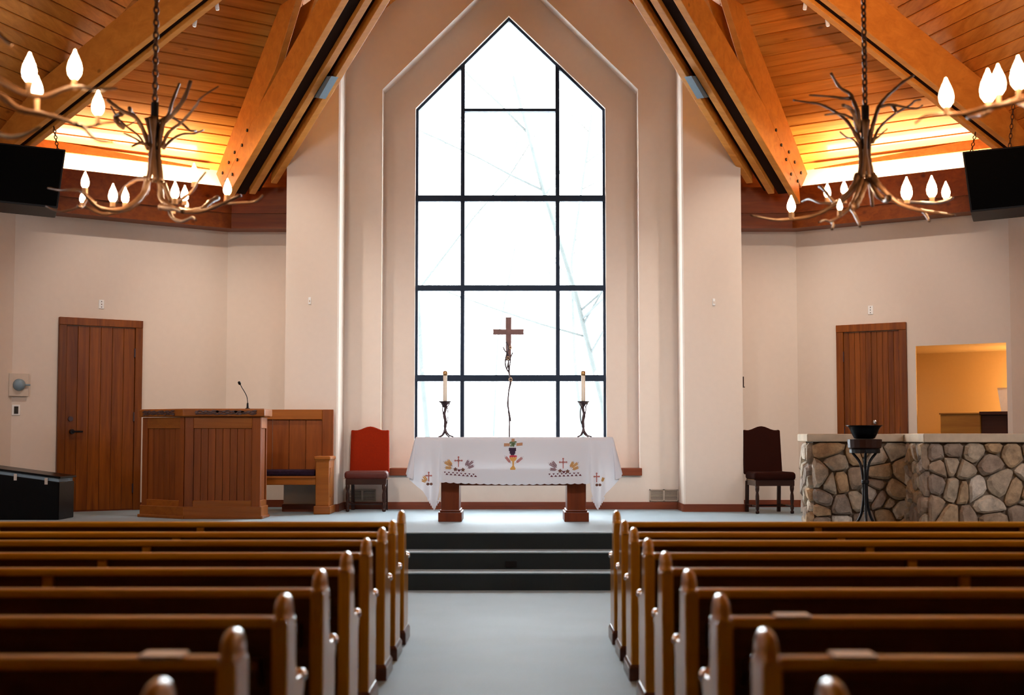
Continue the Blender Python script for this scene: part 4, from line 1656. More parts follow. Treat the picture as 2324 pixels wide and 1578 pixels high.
# ================================================================== SEDILIA BENCH with cushion
YBK = 17.93
bx1 = at(757, 1000, YBK).x
bx0 = bx1 - 1.75
bzt = at(700, 930, YBK).z
be = thing('bench', 'high-backed reddish wooden bench with panelled back between pulpit and red chair', 'bench', ((bx0 + bx1) / 2, 17.6, ZP))
og = be.location
B_ = lambda nm, x0, x1, y0, y1, z0, z1, m, bev=.005, par=be: MB().bx(x0, x1, y0, y1, z0, z1).build(nm, M[m], par, org=og, bevel=bev, seg=1)
yb0, yb1 = YBK - .04, YBK + .03
sw = .14
B_('back_stile', bx1 - sw, bx1, yb0, yb1, ZP + .02, bzt, 'pulpit')
B_('back_stile', bx0, bx0 + sw, yb0, yb1, ZP + .02, bzt, 'pulpit')
B_('back_rail', bx0 + sw, bx1 - sw, yb0, yb1, bzt - .125, bzt, 'pulpit_h')
B_('back_rail', bx0 + sw, bx1 - sw, yb0, yb1, ZP + .40, ZP + .50, 'pulpit_h')
k = 7
w = (bx1 - bx0 - 2 * sw) / k
for j in range(k):
    B_('back_panel', bx0 + sw + j * w + .002, bx0 + sw + (j + 1) * w - .002, YBK, YBK + .025, ZP + .48, bzt - .12, 'pulpit', .003)
ylo = 17.38
zc = at(740, 1036, ylo).z
ax0, ax1 = at(716, 1100, ylo).x, at(746, 1100, ylo).x
for (xa, xb) in ((ax0, ax1), (bx0 - .02, bx0 + .15)):
    a = B_('arm', xa, xb, ylo, yb0 - .002, ZP + .10, zc - .055, 'pulpit_h')
    B_('arm_cap', xa - .02, xb + .02, ylo - .02, yb0 - .002, zc - .045, zc, 'pulpit_h', .01, a)
    B_('arm_neck', xa - .008, xb + .008, ylo - .008, yb0 - .002, zc - .06, zc - .044, 'pulpit_h', .004, a)
    B_('arm_foot', xa - .02, xb + .02, ylo - .02, yb0 - .002, ZP, ZP + .10, 'pulpit_h', .008, a)
    # recessed side panel with small beads
    for j in range(3):
        y0 = ylo + .10 + j * .09
        B_('side_bead', xb - .002, xb + .006, y0, y0 + .07, ZP + .2, zc - .14, 'pulpit_h', .002, a)
sz = at(680, 1081, ylo + .05).z
sz2 = at(680, 1101, ylo + .05).z
B_('seat', bx0 + .15, ax0, ylo + .02, yb0, sz - .03, sz, 'pulpit_h')
B_('apron', bx0 + .15, ax0, ylo + .03, ylo + .06, sz2, sz - .03, 'pulpit_h')
cu = MB().bx(bx0 + .17, ax0 - .015, ylo + .03, yb0 - .01, sz + .001, at(680, 1067, ylo + .1).z).build('cushion', M['purple'], bevel=.025, seg=3)
tag(cu, 'dark purple patterned seat cushion lying on the wooden bench', 'cushion')

# ================================================================== CHAIRS
def chair(name, label, x0, x1, yback, yfront, px_x, fab, seatm):
    """x0,x1: back edges; dims in world"""
    cx = (x0 + x1) / 2
    t = thing(name, label, 'chair', (cx, (yback + yfront) / 2, ZP), group=None)
    og = t.location
    w = (x1 - x0) / 2
    zt = 1.08
    zs = .49
    d0, d1 = yfront - t.location.y, yback - t.location.y
    wf = w * 1.12
    # camel-back upholstered rest
    out = []
    for i in range(13):
        u = -1 + 2 * i / 12
        z = zt - .055 + .05 * (0.5 + 0.5 * math.cos(max(-1, min(1, u * 1.35)) * math.pi)) + (.006 if abs(u) > .9 else 0)
        out.append((u * w, z))
    poly = [V((x, d1 - .06 + (z - .5) * .10, z)) for x, z in [(-w * 1.04, zs - .02), (w * 1.04, zs - .02)] + out[::-1]]
    MB().prism(poly, (0, .075, 0)).build('backrest', fab, t, bevel=.018, seg=3)
    MB().prism([(-wf, d0, zs - .085), (wf, d0, zs - .085), (w * 1.02, d1 - .05, zs - .085), (-w * 1.02, d1 - .05, zs - .085)], (0, 0, .105)).build('seat', seatm, t, bevel=.04, seg=4)
    MB().prism([(-wf + .02, d0 + .02, zs - .15), (wf - .02, d0 + .02, zs - .15), (w - .02, d1 - .02, zs - .15), (-w + .02, d1 - .02, zs - .15)], (0, 0, .07)).build('seat_frame', M['dark_wood'], t)
    for s_ in (-1, 1):
        xf = s_ * (wf - .045)
        pr = [(.014, 0), (.022, .006), (.024, .028), (.014, .04), (.018, .05), (.022, .06), (.022, .10), (.015, .115), (.021, .135), (.024, .18), (.023, .22), (.016, .26), (.022, .28), (.026, .30), (.026, zs - .14)]
        MB().lathe((xf, d0 + .045, 0), pr, 10).build('leg', M['dark_wood'], t, smooth=True)
        xb = s_ * (w - .03)
        MB().prism([(xb - .02, d1 - .02, 0), (xb + .02, d1 - .02, 0), (xb + .02, d1 + .02, 0), (xb - .02, d1 + .02, 0)], (0, -.03, zs - .10)).build('leg', M['dark_wood'], t)
        MB().tube([(xf, d0 + .045, .09), (xb, d1 - .01, .09)], .014, 6).build('stretcher', M['dark_wood'], t)
    MB().tube([(-wf * .9, (d0 + d1) / 2, .09), (wf * .9, (d0 + d1) / 2, .09)], .014, 6).build('stretcher', M['dark_wood'], t)
    mb = MB()
    for s_ in (-1, 1):
        for k in range(9):
            mb.lathe((s_ * (wf + .0), d0 + .03 + k * .035, zs - .075), [(.006, -.002), (.006, .004)], 6)
    mb.build('nailheads', M['brass'], t)
    return t


x0, x1 = at(796, 1000, 18.4).x, at(882, 1000, 18.4).x
chair('upholstered_chair', 'red velvet high-backed chair with dark turned legs between bench and altar', x0, x1, 18.44, 17.93, None, M['red'], M['red_dark'])
x0, x1 = at(1694, 1000, 17.98).x, at(1779, 1000, 17.98).x
rc = chair('upholstered_chair', 'dark maroon high-backed chair in shadow beside the right pier and stone counter', x0, x1, 18.02, 17.47, None, M['maroon'], M['maroon'])
rc.rotation_euler = (0, 0, math.radians(7))

# ================================================================== STONE COUNTER
def clip_poly(poly, a, nrm):
    out = []
    n = len(poly)
    for i in range(n):
        p, q = poly[i], poly[(i + 1) % n]
        dp, dq = (p - a).dot(nrm), (q - a).dot(nrm)
        if dp <= 0:
            out.append(p)
        if (dp < 0 < dq) or (dq < 0 < dp):
            out.append(p + (q - p) * (dp / (dp - dq)))
    return out


def voronoi(w, h, n, rnd):
    seeds = []
    tries = 0
    while len(seeds) < n and tries < 8000:
        tries += 1
        p = V((rnd.uniform(0, w), rnd.uniform(0, h)))
        md = math.sqrt(w * h / n) * rnd.choice((.42, .55, .75, 1.0))
        if all((p - s_).length > md for s_ in seeds):
            seeds.append(p)
    cells = []
    for i, s_ in enumerate(seeds):
        poly = [V((0, 0)), V((w, 0)), V((w, h)), V((0, h))]
        for j, o in enumerate(seeds):
            if i != j:
                d_ = o - s_
                poly = clip_poly(poly, (s_ + o) / 2, d_)
                if len(poly) < 3:
                    break
        if len(poly) >= 3:
            cells.append(poly)
    return cells


def stone_face(parent, og, O, U, w, h, nrm, n, seed):
    rnd = random.Random(seed)
    for poly in voronoi(w, h, n, rnd):
        c = sum(poly, V((0, 0))) / len(poly)
        size = sum((p - c).length for p in poly) / len(poly)
        k = max(.6, 1 - .0085 / size)
        poly = [c + (p - c) * k for p in poly]
        q = []
        for i in range(len(poly)):
            a, b = poly[i], poly[(i + 1) % len(poly)]
            q += [a * .78 + b * .22, a * .22 + b * .78]
        q2 = [p for i, p in enumerate(q) if (p - q[i - 1]).length > .006]
        if len(q2) < 4:
            continue
        hgt = rnd.uniform(.03, .055) * min(1.2, max(.5, size / .09))
        P3 = lambda p, z: O + U * p.x + V((0, 0, 1)) * p.y + nrm * z
        r0 = [P3(p, -.02) for p in q2]
        r1 = [P3(c + (p - c) * .985, hgt * .45 + rnd.uniform(-.004, .004)) for p in q2]
        tilt = V((rnd.uniform(-.25, .25), rnd.uniform(-.25, .25)))
        r2 = [P3(c + (p - c) * rnd.uniform(.66, .80), hgt + (p - c).dot(tilt) * .35 + rnd.uniform(-.004, .004)) for p in q2]
        cc = P3(c, hgt * 1.06)
        mb = MB()
        m = len(q2)
        mb.v = r0 + r1 + r2 + [cc]
        for a, b in ((0, m), (m, 2 * m)):
            for i in range(m):
                j = (i + 1) % m
                mb.f.append([a + i, a + j, b + j, b + i])
        for i in range(m):
            mb.f.append([2 * m + i, 2 * m + (i + 1) % m, 3 * m])
        o = mb.build('stone', M['stone'], parent, org=og)
        for p in o.data.polygons:
            p.use_smooth = p.index >= m and False


YC1, YC2 = 15.25, 14.52
CXL = at(1843, 1100, YC1).x
CXM = at(2106, 1100, YC2).x
CXR = 6.35
CZT1 = at(1850, 985, YC1 - .05).z
CZB = at(1850, 1003, YC1 - .05).z
sc_o = thing('stone_counter', 'long fieldstone counter with thick sandstone slab top right of the altar', 'counter', (4.9, 15.0, ZP))
og = sc_o.location
MB().bx(CXL + .02, CXM + .2, YC1 + .02, YC1 + .40, ZP, CZB).build('core', M['mortar'], sc_o, org=og)
MB().bx(CXM + .02, CXR, YC2 + .02, YC1 + .40, ZP, CZB - .004).build('core', M['mortar'], sc_o, org=og)
hh_ = CZB - ZP - .005
stone_face(sc_o, og, V((CXL, YC1, ZP)), V((1, 0, 0)), CXM - CXL + .02, hh_, V((0, -1, 0)), 27, 11)
stone_face(sc_o, og, V((CXL, YC1 + .40, ZP)), V((0, -1, 0)), .40, hh_, V((-1, 0, 0)), 14, 12)
stone_face(sc_o, og, V((CXM, YC1, ZP)), V((0, -1, 0)), YC1 - YC2, hh_, V((-1, 0, 0)), 26, 13)
stone_face(sc_o, og, V((CXM, YC2, ZP)), V((1, 0, 0)), CXR - CXM, hh_, V((0, -1, 0)), 50, 14)


def rough_slab(x0, x1, y0, y1, z0, z1, seed, name='slab'):
    rnd = random.Random(seed)
    pts = []
    nx = max(3, int((x1 - x0) / .13))
    for i in range(nx + 1):
        pts.append(V((lerp(x0, x1, i / nx), y0 + rnd.uniform(-.012, .012), z0)))
    pts += [V((x1, y1, z0)), V((x0, y1, z0))]
    MB().prism(pts, (0, 0, z1 - z0)).build(name, M['slab'], sc_o, org=og, bevel=.008, seg=1)


rough_slab(CXL - .06, CXM - .055, YC1 - .06, YC1 + .46, CZB, CZT1, 21)
rough_slab(CXM - .05, 5.3, YC2 - .06, YC1 + .46, CZB - .004, CZT1 + .002, 22)
rough_slab(5.304, CXR + .05, YC2 - .05, YC1 + .46, CZB - .002, CZT1, 23)

# ================================================================== FONT (stand and bowl)
YF = 14.62
fc = at(1962, 1000, YF)
t = thing('font_stand', 'black wrought-iron tripod stand with wooden top in front of the stone counter', 'stand', (fc.x, YF, ZP))
ztp = at(1962, 997, YF).z - ZP
zt2 = at(1962, 1019, YF).z - ZP
MB().lathe((0, 0, 0), [(.15, zt2), (.17, zt2 + .012), (.175, ztp - .004), (.16, ztp)], 18).build('wooden_top', M['dark_wood'], t, smooth=False)
for k in range(3):
    a = math.radians(-100 + 120 * k)
    c_, s_ = math.cos(a), math.sin(a)
    P = lambda r, z: V((c_ * r, s_ * r, z))
    MB().tube(smooth_path([P(.16, zt2 - .005), P(.13, zt2 - .05), P(.05, zt2 - .15), P(.022, zt2 - .32), P(.02, .32), P(.05, .15), P(.11, .05), P(.17, .012)], 4), .014, 7).build('leg', M['iron'], t, smooth=True)
mb = MB()
mb.lathe((0, 0, 0), [(.035, .46), (.04, .47), (.04, .49), (.035, .50)], 12)
mb.lathe((0, 0, 0), [(.15, zt2 - .045), (.155, zt2 - .04), (.155, zt2 - .005), (.15, zt2 - .001)], 18)
mb.build('collar', M['iron'], t)
bw = thing('font_bowl', 'wide black metal bowl resting on the iron stand before the counter', 'bowl', (fc.x, YF, ZP + ztp + .001))
zr = at(1962, 966, YF).z - ZP - ztp
MB().lathe((0, 0, 0), [(.085, 0), (.105, .008), (.13, zr * .4), (.147, zr * .7), (.165, zr * .9), (.190, zr), (.178, zr), (.155, zr * .86), (.125, zr * .4), (.09, .03), (.02, .025)], 24).build('bowl_shell', M['gloss_black'], bw, smooth=True)

# ================================================================== SIDE ROOM: organ, music sheet, lamp
qa, qb = wl(2150, 960, 'r')[0], wl(2305, 960, 'r')[0]
o1 = .04
ogz = wl(2200, 937, 'r')[1]
base_pt = wp('r', (qa + qb) / 2, ZP, -.45)
t = thing('organ', 'brown wooden organ console standing in the amber side room behind the counter', 'organ', base_pt, math.atan2(DR.y, DR.x))
tm = wl(2222, 960, 'r')[0] - (qa + qb) / 2
hl_ = (qb - qa) / 2 + .10
hz_ = ogz - ZP
MB().bx(-hl_, tm, -.42, .42, 0, hz_ - .02).build('end_panel', M['organ'], t, bevel=.006)
MB().bx(tm, hl_, -.38, .40, 0, hz_ - .03).build('body', M['organ_dark'], t, bevel=.006)
MB().bx(-hl_ - .01, tm, -.44, .44, hz_ - .02, hz_).build('lid', M['organ'], t, bevel=.004)
MB().bx(tm, hl_ + .03, -.44, .43, hz_ - .028, hz_ + .012).build('lid', M['organ_dark'], t, bevel=.004)
MB().bx(tm + .05, hl_ - .05, -.46, -.42, .3, .36).build('key_rail', M['organ_dark'], t)
ms_ = thing('music_book', 'open pale music book leaning upright on the organ in the side room', 'book', zz(wp('r', wl(2268, 900, 'r')[0], 0, -.42), ogz + .014), math.atan2(DR.y, DR.x) + .12)
mh = wl(2260, 880, 'r')[1] - ogz
for s_, nm in ((-1, 'left_page'), (1, 'right_page')):
    MB().prism([(0, .02, .001), (s_ * .12, .05 + .02 * s_, .001), (s_ * .12 - .06, .12, mh), (-.06, .09, mh)], (0, .008, 0)).build(nm, M['paper'], ms_)
lp = wp('r', t1 + .32, 0, -1.15)
lt = thing('table_lamp', 'small shaded lamp hidden at the right end of the amber side room', 'lamp', zz(lp, ZP))
MB().lathe((0, 0, 0), [(.14, 0), (.14, .02), (.02, .04), (.015, .95)], 12).build('stem', M['brass'], lt)
MB().lathe((0, 0, 0), [(.16, .92), (.10, 1.15)], 16).build('shade', M['paper'], lt)
pd = bpy.data.lights.new('lamp_light', 'POINT')
pd.energy = 52
pd.color = (1.0, .66, .34)
pd.shadow_soft_size = .1
po = bpy.data.objects.new('lamp_light', pd)
COL.objects.link(po)
po.location = zz(lp, ZP + 1.32)

# ================================================================== PIANO at far left
YPI = 16.2
px1 = at(134, 1120, YPI).x
px0 = px1 - 1.15
z1 = at(133, 1089, YPI).z
z0 = at(0, 1071, YPI).z
t = thing('piano', 'black lacquered piano with sloping lid in front of the left door', 'piano', ((px0 + px1) / 2, YPI + .3, ZP))
og = t.location
sl_ = (z1 - z0) / (px1 - at(0, 1071, YPI).x)
zL = z1 + sl_ * (px0 - px1)
MB().prism([(px0, YPI, ZP), (px1, YPI, ZP), (px1, YPI, z1 - .03), (px0, YPI, zL - .03)], (0, .55, 0)).build('case', M['gloss_black'], t, org=og, bevel=.008)
MB().prism([(px0, YPI - .015, zL + .012), (px1 + .015, YPI - .015, z1 + .012), (px1 + .015, YPI - .015, z1 + .034), (px0, YPI - .015, zL + .034)], (0, .60, 0)).build('lid', M['gloss_black'], t, org=og, bevel=.006)
MB().prism([(px0, YPI + .02, zL - .03), (px1 - .01, YPI + .02, z1 - .03), (px1 - .01, YPI + .02, z1 + .012), (px0, YPI + .02, zL + .012)], (0, .5, 0)).build('lid_rail', M['steel'], t, org=og)
for px in (35, 105):
    q = at(px, 1086 if px < 50 else 1093, YPI)
    zq = z1 + sl_ * (q.x - px1)
    MB().bx(q.x - .018, q.x + .018, YPI - .006, YPI + .02, zq - .075, zq + .0).build('hinge', M['chrome'], t, org=og)

# ================================================================== SPEAKERS on chains
def speaker(label, P, size, yaw, pitch, chain_pts, roll=0.0):
    t = thing('loudspeaker', label, 'speaker', P)
    R = (Euler((pitch, roll, yaw), 'XYZ')).to_matrix()
    w, d_, h = size
    mb = MB()
    q = [V((-w / 2, -d_ / 2, 0)), V((w / 2, -d_ / 2, 0)), V((w * .36, d_ / 2, 0)), V((-w * .36, d_ / 2, 0))]
    mb.prism([R @ (p + V((0, 0, -h / 2))) for p in q], R @ V((0, 0, h)))
    mb.build('cabinet', M['black'], t, bevel=.01)
    mb = MB()
    mb.prism([R @ V((x, -d_ / 2 - .001, z)) for x, z in ((-w / 2 + .02, -h / 2 + .02), (w / 2 - .02, -h / 2 + .02), (w / 2 - .02, h / 2 - .02), (-w / 2 + .02, h / 2 - .02))], R @ V((0, -.008, 0)))
    mb.build('grille', M['grille'], t, bevel=.003, seg=1)
    for (lx, top) in chain_pts:
        a = R @ V((lx, 0, h / 2))
        b = V(top) - V(P)
        mb = MB()
        n = max(3, int((b - a).length / .055))
        ax = (b - a).normalized()
        s1, s2 = V((1, 0, 0)), V((0, 1, 0))
        for i in range(n):
            c = a + (b - a) * ((i + .5) / n)
            mb.link(c, ax, s1 if i % 2 else s2, .036, .017, .0055, 8, 4)
        mb.build('chain', M['chain'], t)
        MB().lathe(a, [(.012, -.012), (.012, .015)], 8).build('eye_bolt', M['chrome'], t)
    return t


YSP = 16.35
c = at(66, 410, YSP)
speaker('black loudspeaker hanging on a chain in front of the left cornice', c + V((-.04, 0, 0)), (.92, .5, .70), math.radians(6), math.radians(-6), [(.33, at(122, 287, YSP + .35))], math.radians(5))
c = at(2262, 417, YSP)
speaker('black loudspeaker hanging on two chains in front of the right cornice', c + V((.07, 0, 0)), (.92, .5, .72), math.radians(-6), math.radians(-6), [(-.32, at(2214, 300, YSP + .3)), (.12, at(2300, 238, YSP))], math.radians(-5))

# ================================================================== WALL FITTINGS
def wall_box(name, label, cat, side, px, py, w, h, th, mat, group=None):
    tt, z = wl(px, py, side)
    p, d_, n_ = (AL, DL, NL) if side == 'l' else (AR, DR, NR)
    t = thing(name, label, cat, wp(side, tt, z, .001), group=group)
    MB().prism([d_ * (-w / 2) + V((0, 0, -h / 2)), d_ * (w / 2) + V((0, 0, -h / 2)), d_ * (w / 2) + V((0, 0, h / 2)), d_ * (-w / 2) + V((0, 0, h / 2))], n_ * th).build('plate', mat, t, bevel=.003, seg=1)
    return t, d_, n_


for side, px, py, lab in (('l', 230, 691, 'small white wall plate with screws above the left door'), ('r', 1976, 704, 'small white wall plate with screws above the right double door')):
    t, d_, n_ = wall_box('wall_plate', lab, 'wall plate', side, px, py, .07, .115, .008, M['white'])
    for dz in (-.035, 0, .035):
        MB().tube([n_ * .007 + V((0, 0, dz)), n_ * .011 + V((0, 0, dz))], .006, 8).build('screw', M['vent_dark'], t)
t, d_, n_ = wall_box('alarm_bell', 'cream wall box with a round grey dome beside the left door', 'alarm', 'l', 40, 874, .24, .28, .05, M['offwhite'])
rm = n_.to_track_quat('Z', 'Y').to_matrix()
MB().lathe(n_ * .05, [(.075, 0), (.072, .03), (.05, .055), (.02, .065)], 16, rm).build('dome', M['steel'], t, smooth=True)
MB().tube([n_ * .075, n_ * .075 - d_ * .13], .010, 6).build('striker', M['steel'], t)
t, d_, n_ = wall_box('light_switch', 'white switch plate with dark rocker below the wall alarm', 'switch', 'l', 36, 931, .10, .13, .008, M['white'])
MB().prism([d_ * -.025 + V((0, 0, -.045)) + n_ * .008, d_ * .025 + V((0, 0, -.045)) + n_ * .008, d_ * .025 + V((0, 0, .045)) + n_ * .008, d_ * -.025 + V((0, 0, .045)) + n_ * .008], n_ * .006).build('rocker', M['vent_dark'], t)
for px, py, lab in ((703, 683, 'tiny pale sensor on the left pier'), (1620, 686, 'tiny pale sensor on the right pier')):
    q = at(px, py, YP)
    t = thing('wall_sensor', lab, 'sensor', (q.x, YP - .001, q.z))
    MB().bx(-.018, .018, -.014, 0, -.045, .045).build('housing', M['white'], t, bevel=.006)
    MB().bx(-.009, .009, -.018, -.014, -.02, .01).build('lens', M['offwhite'], t, bevel=.001)
q = at(1688, 868, YP + .5)
t = thing('wall_box', 'small dark box fixed on the outer side of the right pier', 'box', (XOR + .001, YP + .3, q.z))
MB().bx(0, .055, -.05, .05, -.065, .065).build('housing', M['dark_wood'], t, bevel=.005)
MB().bx(.02, .07, -.02, .02, -.075, -.064).build('foot', M['dark_wood'], t)
# floor-level vents
for (xa, xb, lab) in ((1474, 1539, 'double louvred vent low on the wall right of the altar'), (792, 853, 'double louvred vent low on the wall behind the red chair')):
    a, b = at(xa, 1111, YW), at(xb, 1138, YW)
    t = thing('wall_vent', lab, 'vent', ((a.x + b.x) / 2, YW - .001, (a.z + b.z) / 2), group='wall vents')
    w, h = (b.x - a.x) / 2, (a.z - b.z) / 2
    MB().bx(-w, w, -.006, 0, -h, h).build('backplate', M['vent_dark'], t)
    mb = MB()
    for x0_, x1_ in ((-w, -w + .012), (-.012, .012), (w - .012, w)):
        mb.bx(x0_, x1_, -.02, -.004, -h, h)
    mb.bx(-w, w, -.02, -.004, h - .012, h)
    mb.bx(-w, w, -.02, -.004, -h, -h + .012)
    mb.build('vent_frame', M['vent'], t)
    for c_ in (-1, 1):
        for k in range(7):
            z = -h + .012 + (2 * h - .024) * (k + .5) / 7
            x0_, x1_ = (-w + .012, -.012) if c_ < 0 else (.012, w - .012)
            MB().prism([(x0_, -.016, z + .005), (x0_, -.012, z + .007), (x0_, -.006, z - .005), (x0_, -.010, z - .007)], (x1_ - x0_, 0, 0)).build('louvre', M['vent'], t)

# ================================================================== CHANDELIERS
def chandelier(label, trunk_px, Y, uppers, lowers, bulbs, scale=1.0, bulb_s=1.0, seed=1):
    tx, ty0, ty1 = trunk_px
    top, bot = at(tx, ty0, Y), at(tx, ty1, Y)
    t = thing('chandelier', label, 'chandelier', (top.x, Y, bot.z), group=None)
    og = t.location
    rnd = random.Random(seed)
    # trunk: a bundle of twisted stems
    k = Y / FPX
    mb = MB()
    H = top.z - bot.z
    for i in range(8):
        a = i * math.pi / 4 + .3
        pts, rr = [], []
        for j in range(9):
            f_ = j / 8
            r = k * (10 + 9 * (abs(f_ - .45) * 2) ** 2)
            ang = a + f_ * 1.1 * (1 if i % 2 else -1) * .6
            pts.append(V((bot.x + math.cos(ang) * r, Y + math.sin(ang) * r, bot.z + H * f_)))
            rr.append(k * (4.6 + 1.0 * math.sin(j * 1.3 + i)))
        mb.tube(smooth_path(pts, 2), [rr[min(8, q // 2)] for q in range(17)], 7)
    mb.build('trunk', M['branch'], t, org=og, smooth=True)
    mb = MB()
    mb.tube([(top.x, Y, bot.z + H * .5), (top.x, Y, top.z + .10)], k * 9, 8)
    mb.build('core_pipe', M['iron'], t, org=og)
    for grp in (uppers, lowers):
        for pts, r0, r1, dep in grp:
            q = []
            n = len(pts)
            for i, (x, y) in enumerate(pts):
                u = i / (n - 1)
                # depth swings out along the branch; keep the seen place for its own depth
                q.append(at(x, y, Y + dep * u ** 1.2 + .05 * math.sin(u * 5 + seed) * (1 if i else 0)))
            q = smooth_path(q, 4)
            m = len(q)
            rr = [k * lerp(r0, r1, i / (m - 1)) * (1 + .12 * math.sin(i * 2.1 + seed)) for i in range(m)]
            MB().tube(q, rr, 7).build('branch', M['branch'], t, org=og, smooth=True)
    for (x, yb, yt, dep, ys) in bulbs:
        b0, b1, s0 = at(x, yb, Y + dep), at(x, yt, Y + dep), at(x, ys, Y + dep)
        MB().lathe(V((b0.x, b0.y, s0.z)), [(k * 6.5 * bulb_s, 0), (k * 6 * bulb_s, .01), (k * 6 * bulb_s, b0.z - s0.z)], 8).build('candle_sleeve', M['sleeve'], t, org=og, smooth=False)
        hb_ = b1.z - b0.z
        w = hb_ * .24
        MB().lathe(b0, [(w * .45, 0), (w * .9, hb_ * .16), (w, hb_ * .34), (w * .82, hb_ * .55), (w * .45, hb_ * .76), (w * .18, hb_ * .90), (w * .05, hb_)], 10).build('bulb', M['bulb'], t, org=og, smooth=True)
    # chain up to the roof
    mb = MB()
    z = top.z + .06
    ztop_ = ZE + (ZA - ZE) * (1 - abs(top.x - XC) / 7.2) - .06
    i = 0
    L = k * 9.5
    while z < ztop_:
        mb.link((top.x, Y, z + L), (0, 0, 1), (.8, .6, 0) if i % 2 else (.6, -.8, 0), L, L * .58, k * 2.5, 10, 5)
        z += L * 1.55
        i += 1
    mb.build('chain', M['chain'], t, org=og, smooth=True)
    return t


U1 = [([(353, 331), (368, 286), (393, 259), (418, 224), (433, 183)], 6, 4.5, -.15),
      ([(357, 277), (380, 264), (391, 230), (407, 190), (409, 213)][:4], 5, 3, .1),
      ([(368, 336), (382, 302), (413, 277), (442, 244), (458, 221), (496, 196)], 5, 1.5, -.3),
      ([(371, 336), (389, 318), (413, 305), (440, 303), (462, 295)], 4.5, 1.8, .25),
      ([(337, 336), (328, 302), (308, 266), (283, 255), (257, 237), (243, 225)], 6, 3.5, -.2),
      ([(304, 262), (297, 255), (294, 245)], 5, 5, -.1),
      ([(335, 340), (315, 309), (286, 286), (266, 266), (252, 242)], 3, 2.2, .2),
      ([(286, 286), (300, 280), (312, 272)], 2, 1, .1),
      ([(335, 331), (319, 324), (299, 333)], 5, 2.5, -.3),
      ([(324, 327), (308, 315), (281, 302)], 3, 2, .3),
      ([(391, 266), (415, 282), (431, 296), (445, 297)], 3.5, 2.5, .2),
      ([(276, 258), (262, 266), (268, 280), (280, 290)], 6.5, 5, .05)]
L1 = [([(333, 400), (328, 434), (301, 463), (268, 477), (225, 472), (198, 447), (191, 440)], 8, 3.5, -.25),
      ([(336, 405), (330, 440), (300, 470), (268, 480), (234, 486), (201, 472), (183, 470), (138, 481), (104, 468)], 7, 1.8, .2),
      ([(364, 412), (366, 450), (382, 465), (413, 479), (458, 479), (503, 463), (547, 443)], 8, 3, -.3),
      ([(480, 470), (503, 463), (545, 460), (579, 457), (597, 443)], 4, 2.5, -.1),
      ([(371, 416), (389, 459), (398, 463), (418, 448), (436, 434), (450, 412), (467, 391)], 6, 2, -.4),
      ([(380, 462), (391, 494), (413, 503), (436, 494), (445, 500)], 5, 2.5, -.5),
      ([(337, 407), (313, 407), (290, 420), (272, 440), (262, 460)], 5, 4, .5),
      ([(402, 474), (430, 478), (458, 474), (475, 460), (494, 449)], 4, 6.5, .4),
      ([(109, 427), (136, 432), (160, 431), (184, 434), (215, 462)][::-1], 5, 2, .3),
      ([(365, 470), (380, 472), (398, 474), (415, 480)], 8, 5, -.4),
      ([(198, 447), (192, 460), (186, 470), (176, 468)], 4, 3, -.2)]
B1 = [(193, 426, 390, -.3, 440), (187, 460, 434, .2, 470), (256, 458, 417, -.2, 470), (284, 460, 425, .1, 472), (397, 450, 412, -.35, 463), (393, 478, 464, .3, 486), (419, 456, 421, .1, 466), (424, 470, 456, .45, 480),
      (516, 442, 406, -.25, 456), (440, 412, 371, .55, 424)]
chandelier('driftwood branch chandelier hanging complete in front of the left ceiling bay', (351, 268, 412), 9.0, U1, L1, B1, seed=1)
U2 = [([(1950, 300), (1948, 260), (1938, 232), (1929, 213), (1905, 197), (1886, 166)], 6, 3, -.1),
      ([(1934, 224), (1910, 223), (1891, 220), (1837, 216)], 4.5, 2, -.2),
      ([(1950, 322), (1929, 284), (1905, 260), (1863, 237), (1830, 232), (1800, 227)], 5, 2, .25),
      ([(1947, 290), (1938, 258), (1926, 244), (1913, 239)], 6, 4, -.3),
      ([(1938, 272), (1920, 262), (1900, 258), (1872, 261)], 3.5, 2, -.25),
      ([(1949, 335), (1938, 318), (1922, 312), (1906, 299)], 3, 2, .2),
      ([(1978, 300), (1982, 281), (1994, 244), (2010, 222), (2027, 206), (2050, 186), (2074, 171)], 5.5, 3, .1),
      ([(1997, 243), (2015, 238), (2032, 239), (2060, 245), (2083, 246), (2093, 240)], 4, 2, -.1),
      ([(2024, 238), (2030, 246), (2033, 254)], 5, 4, -.1),
      ([(1980, 326), (1990, 300), (2004, 281), (2032, 258), (2065, 239), (2076, 229), (2090, 226)], 4, 2, .2),
      ([(1984, 318), (2000, 305), (2013, 293)], 3, 1.5, -.2)]
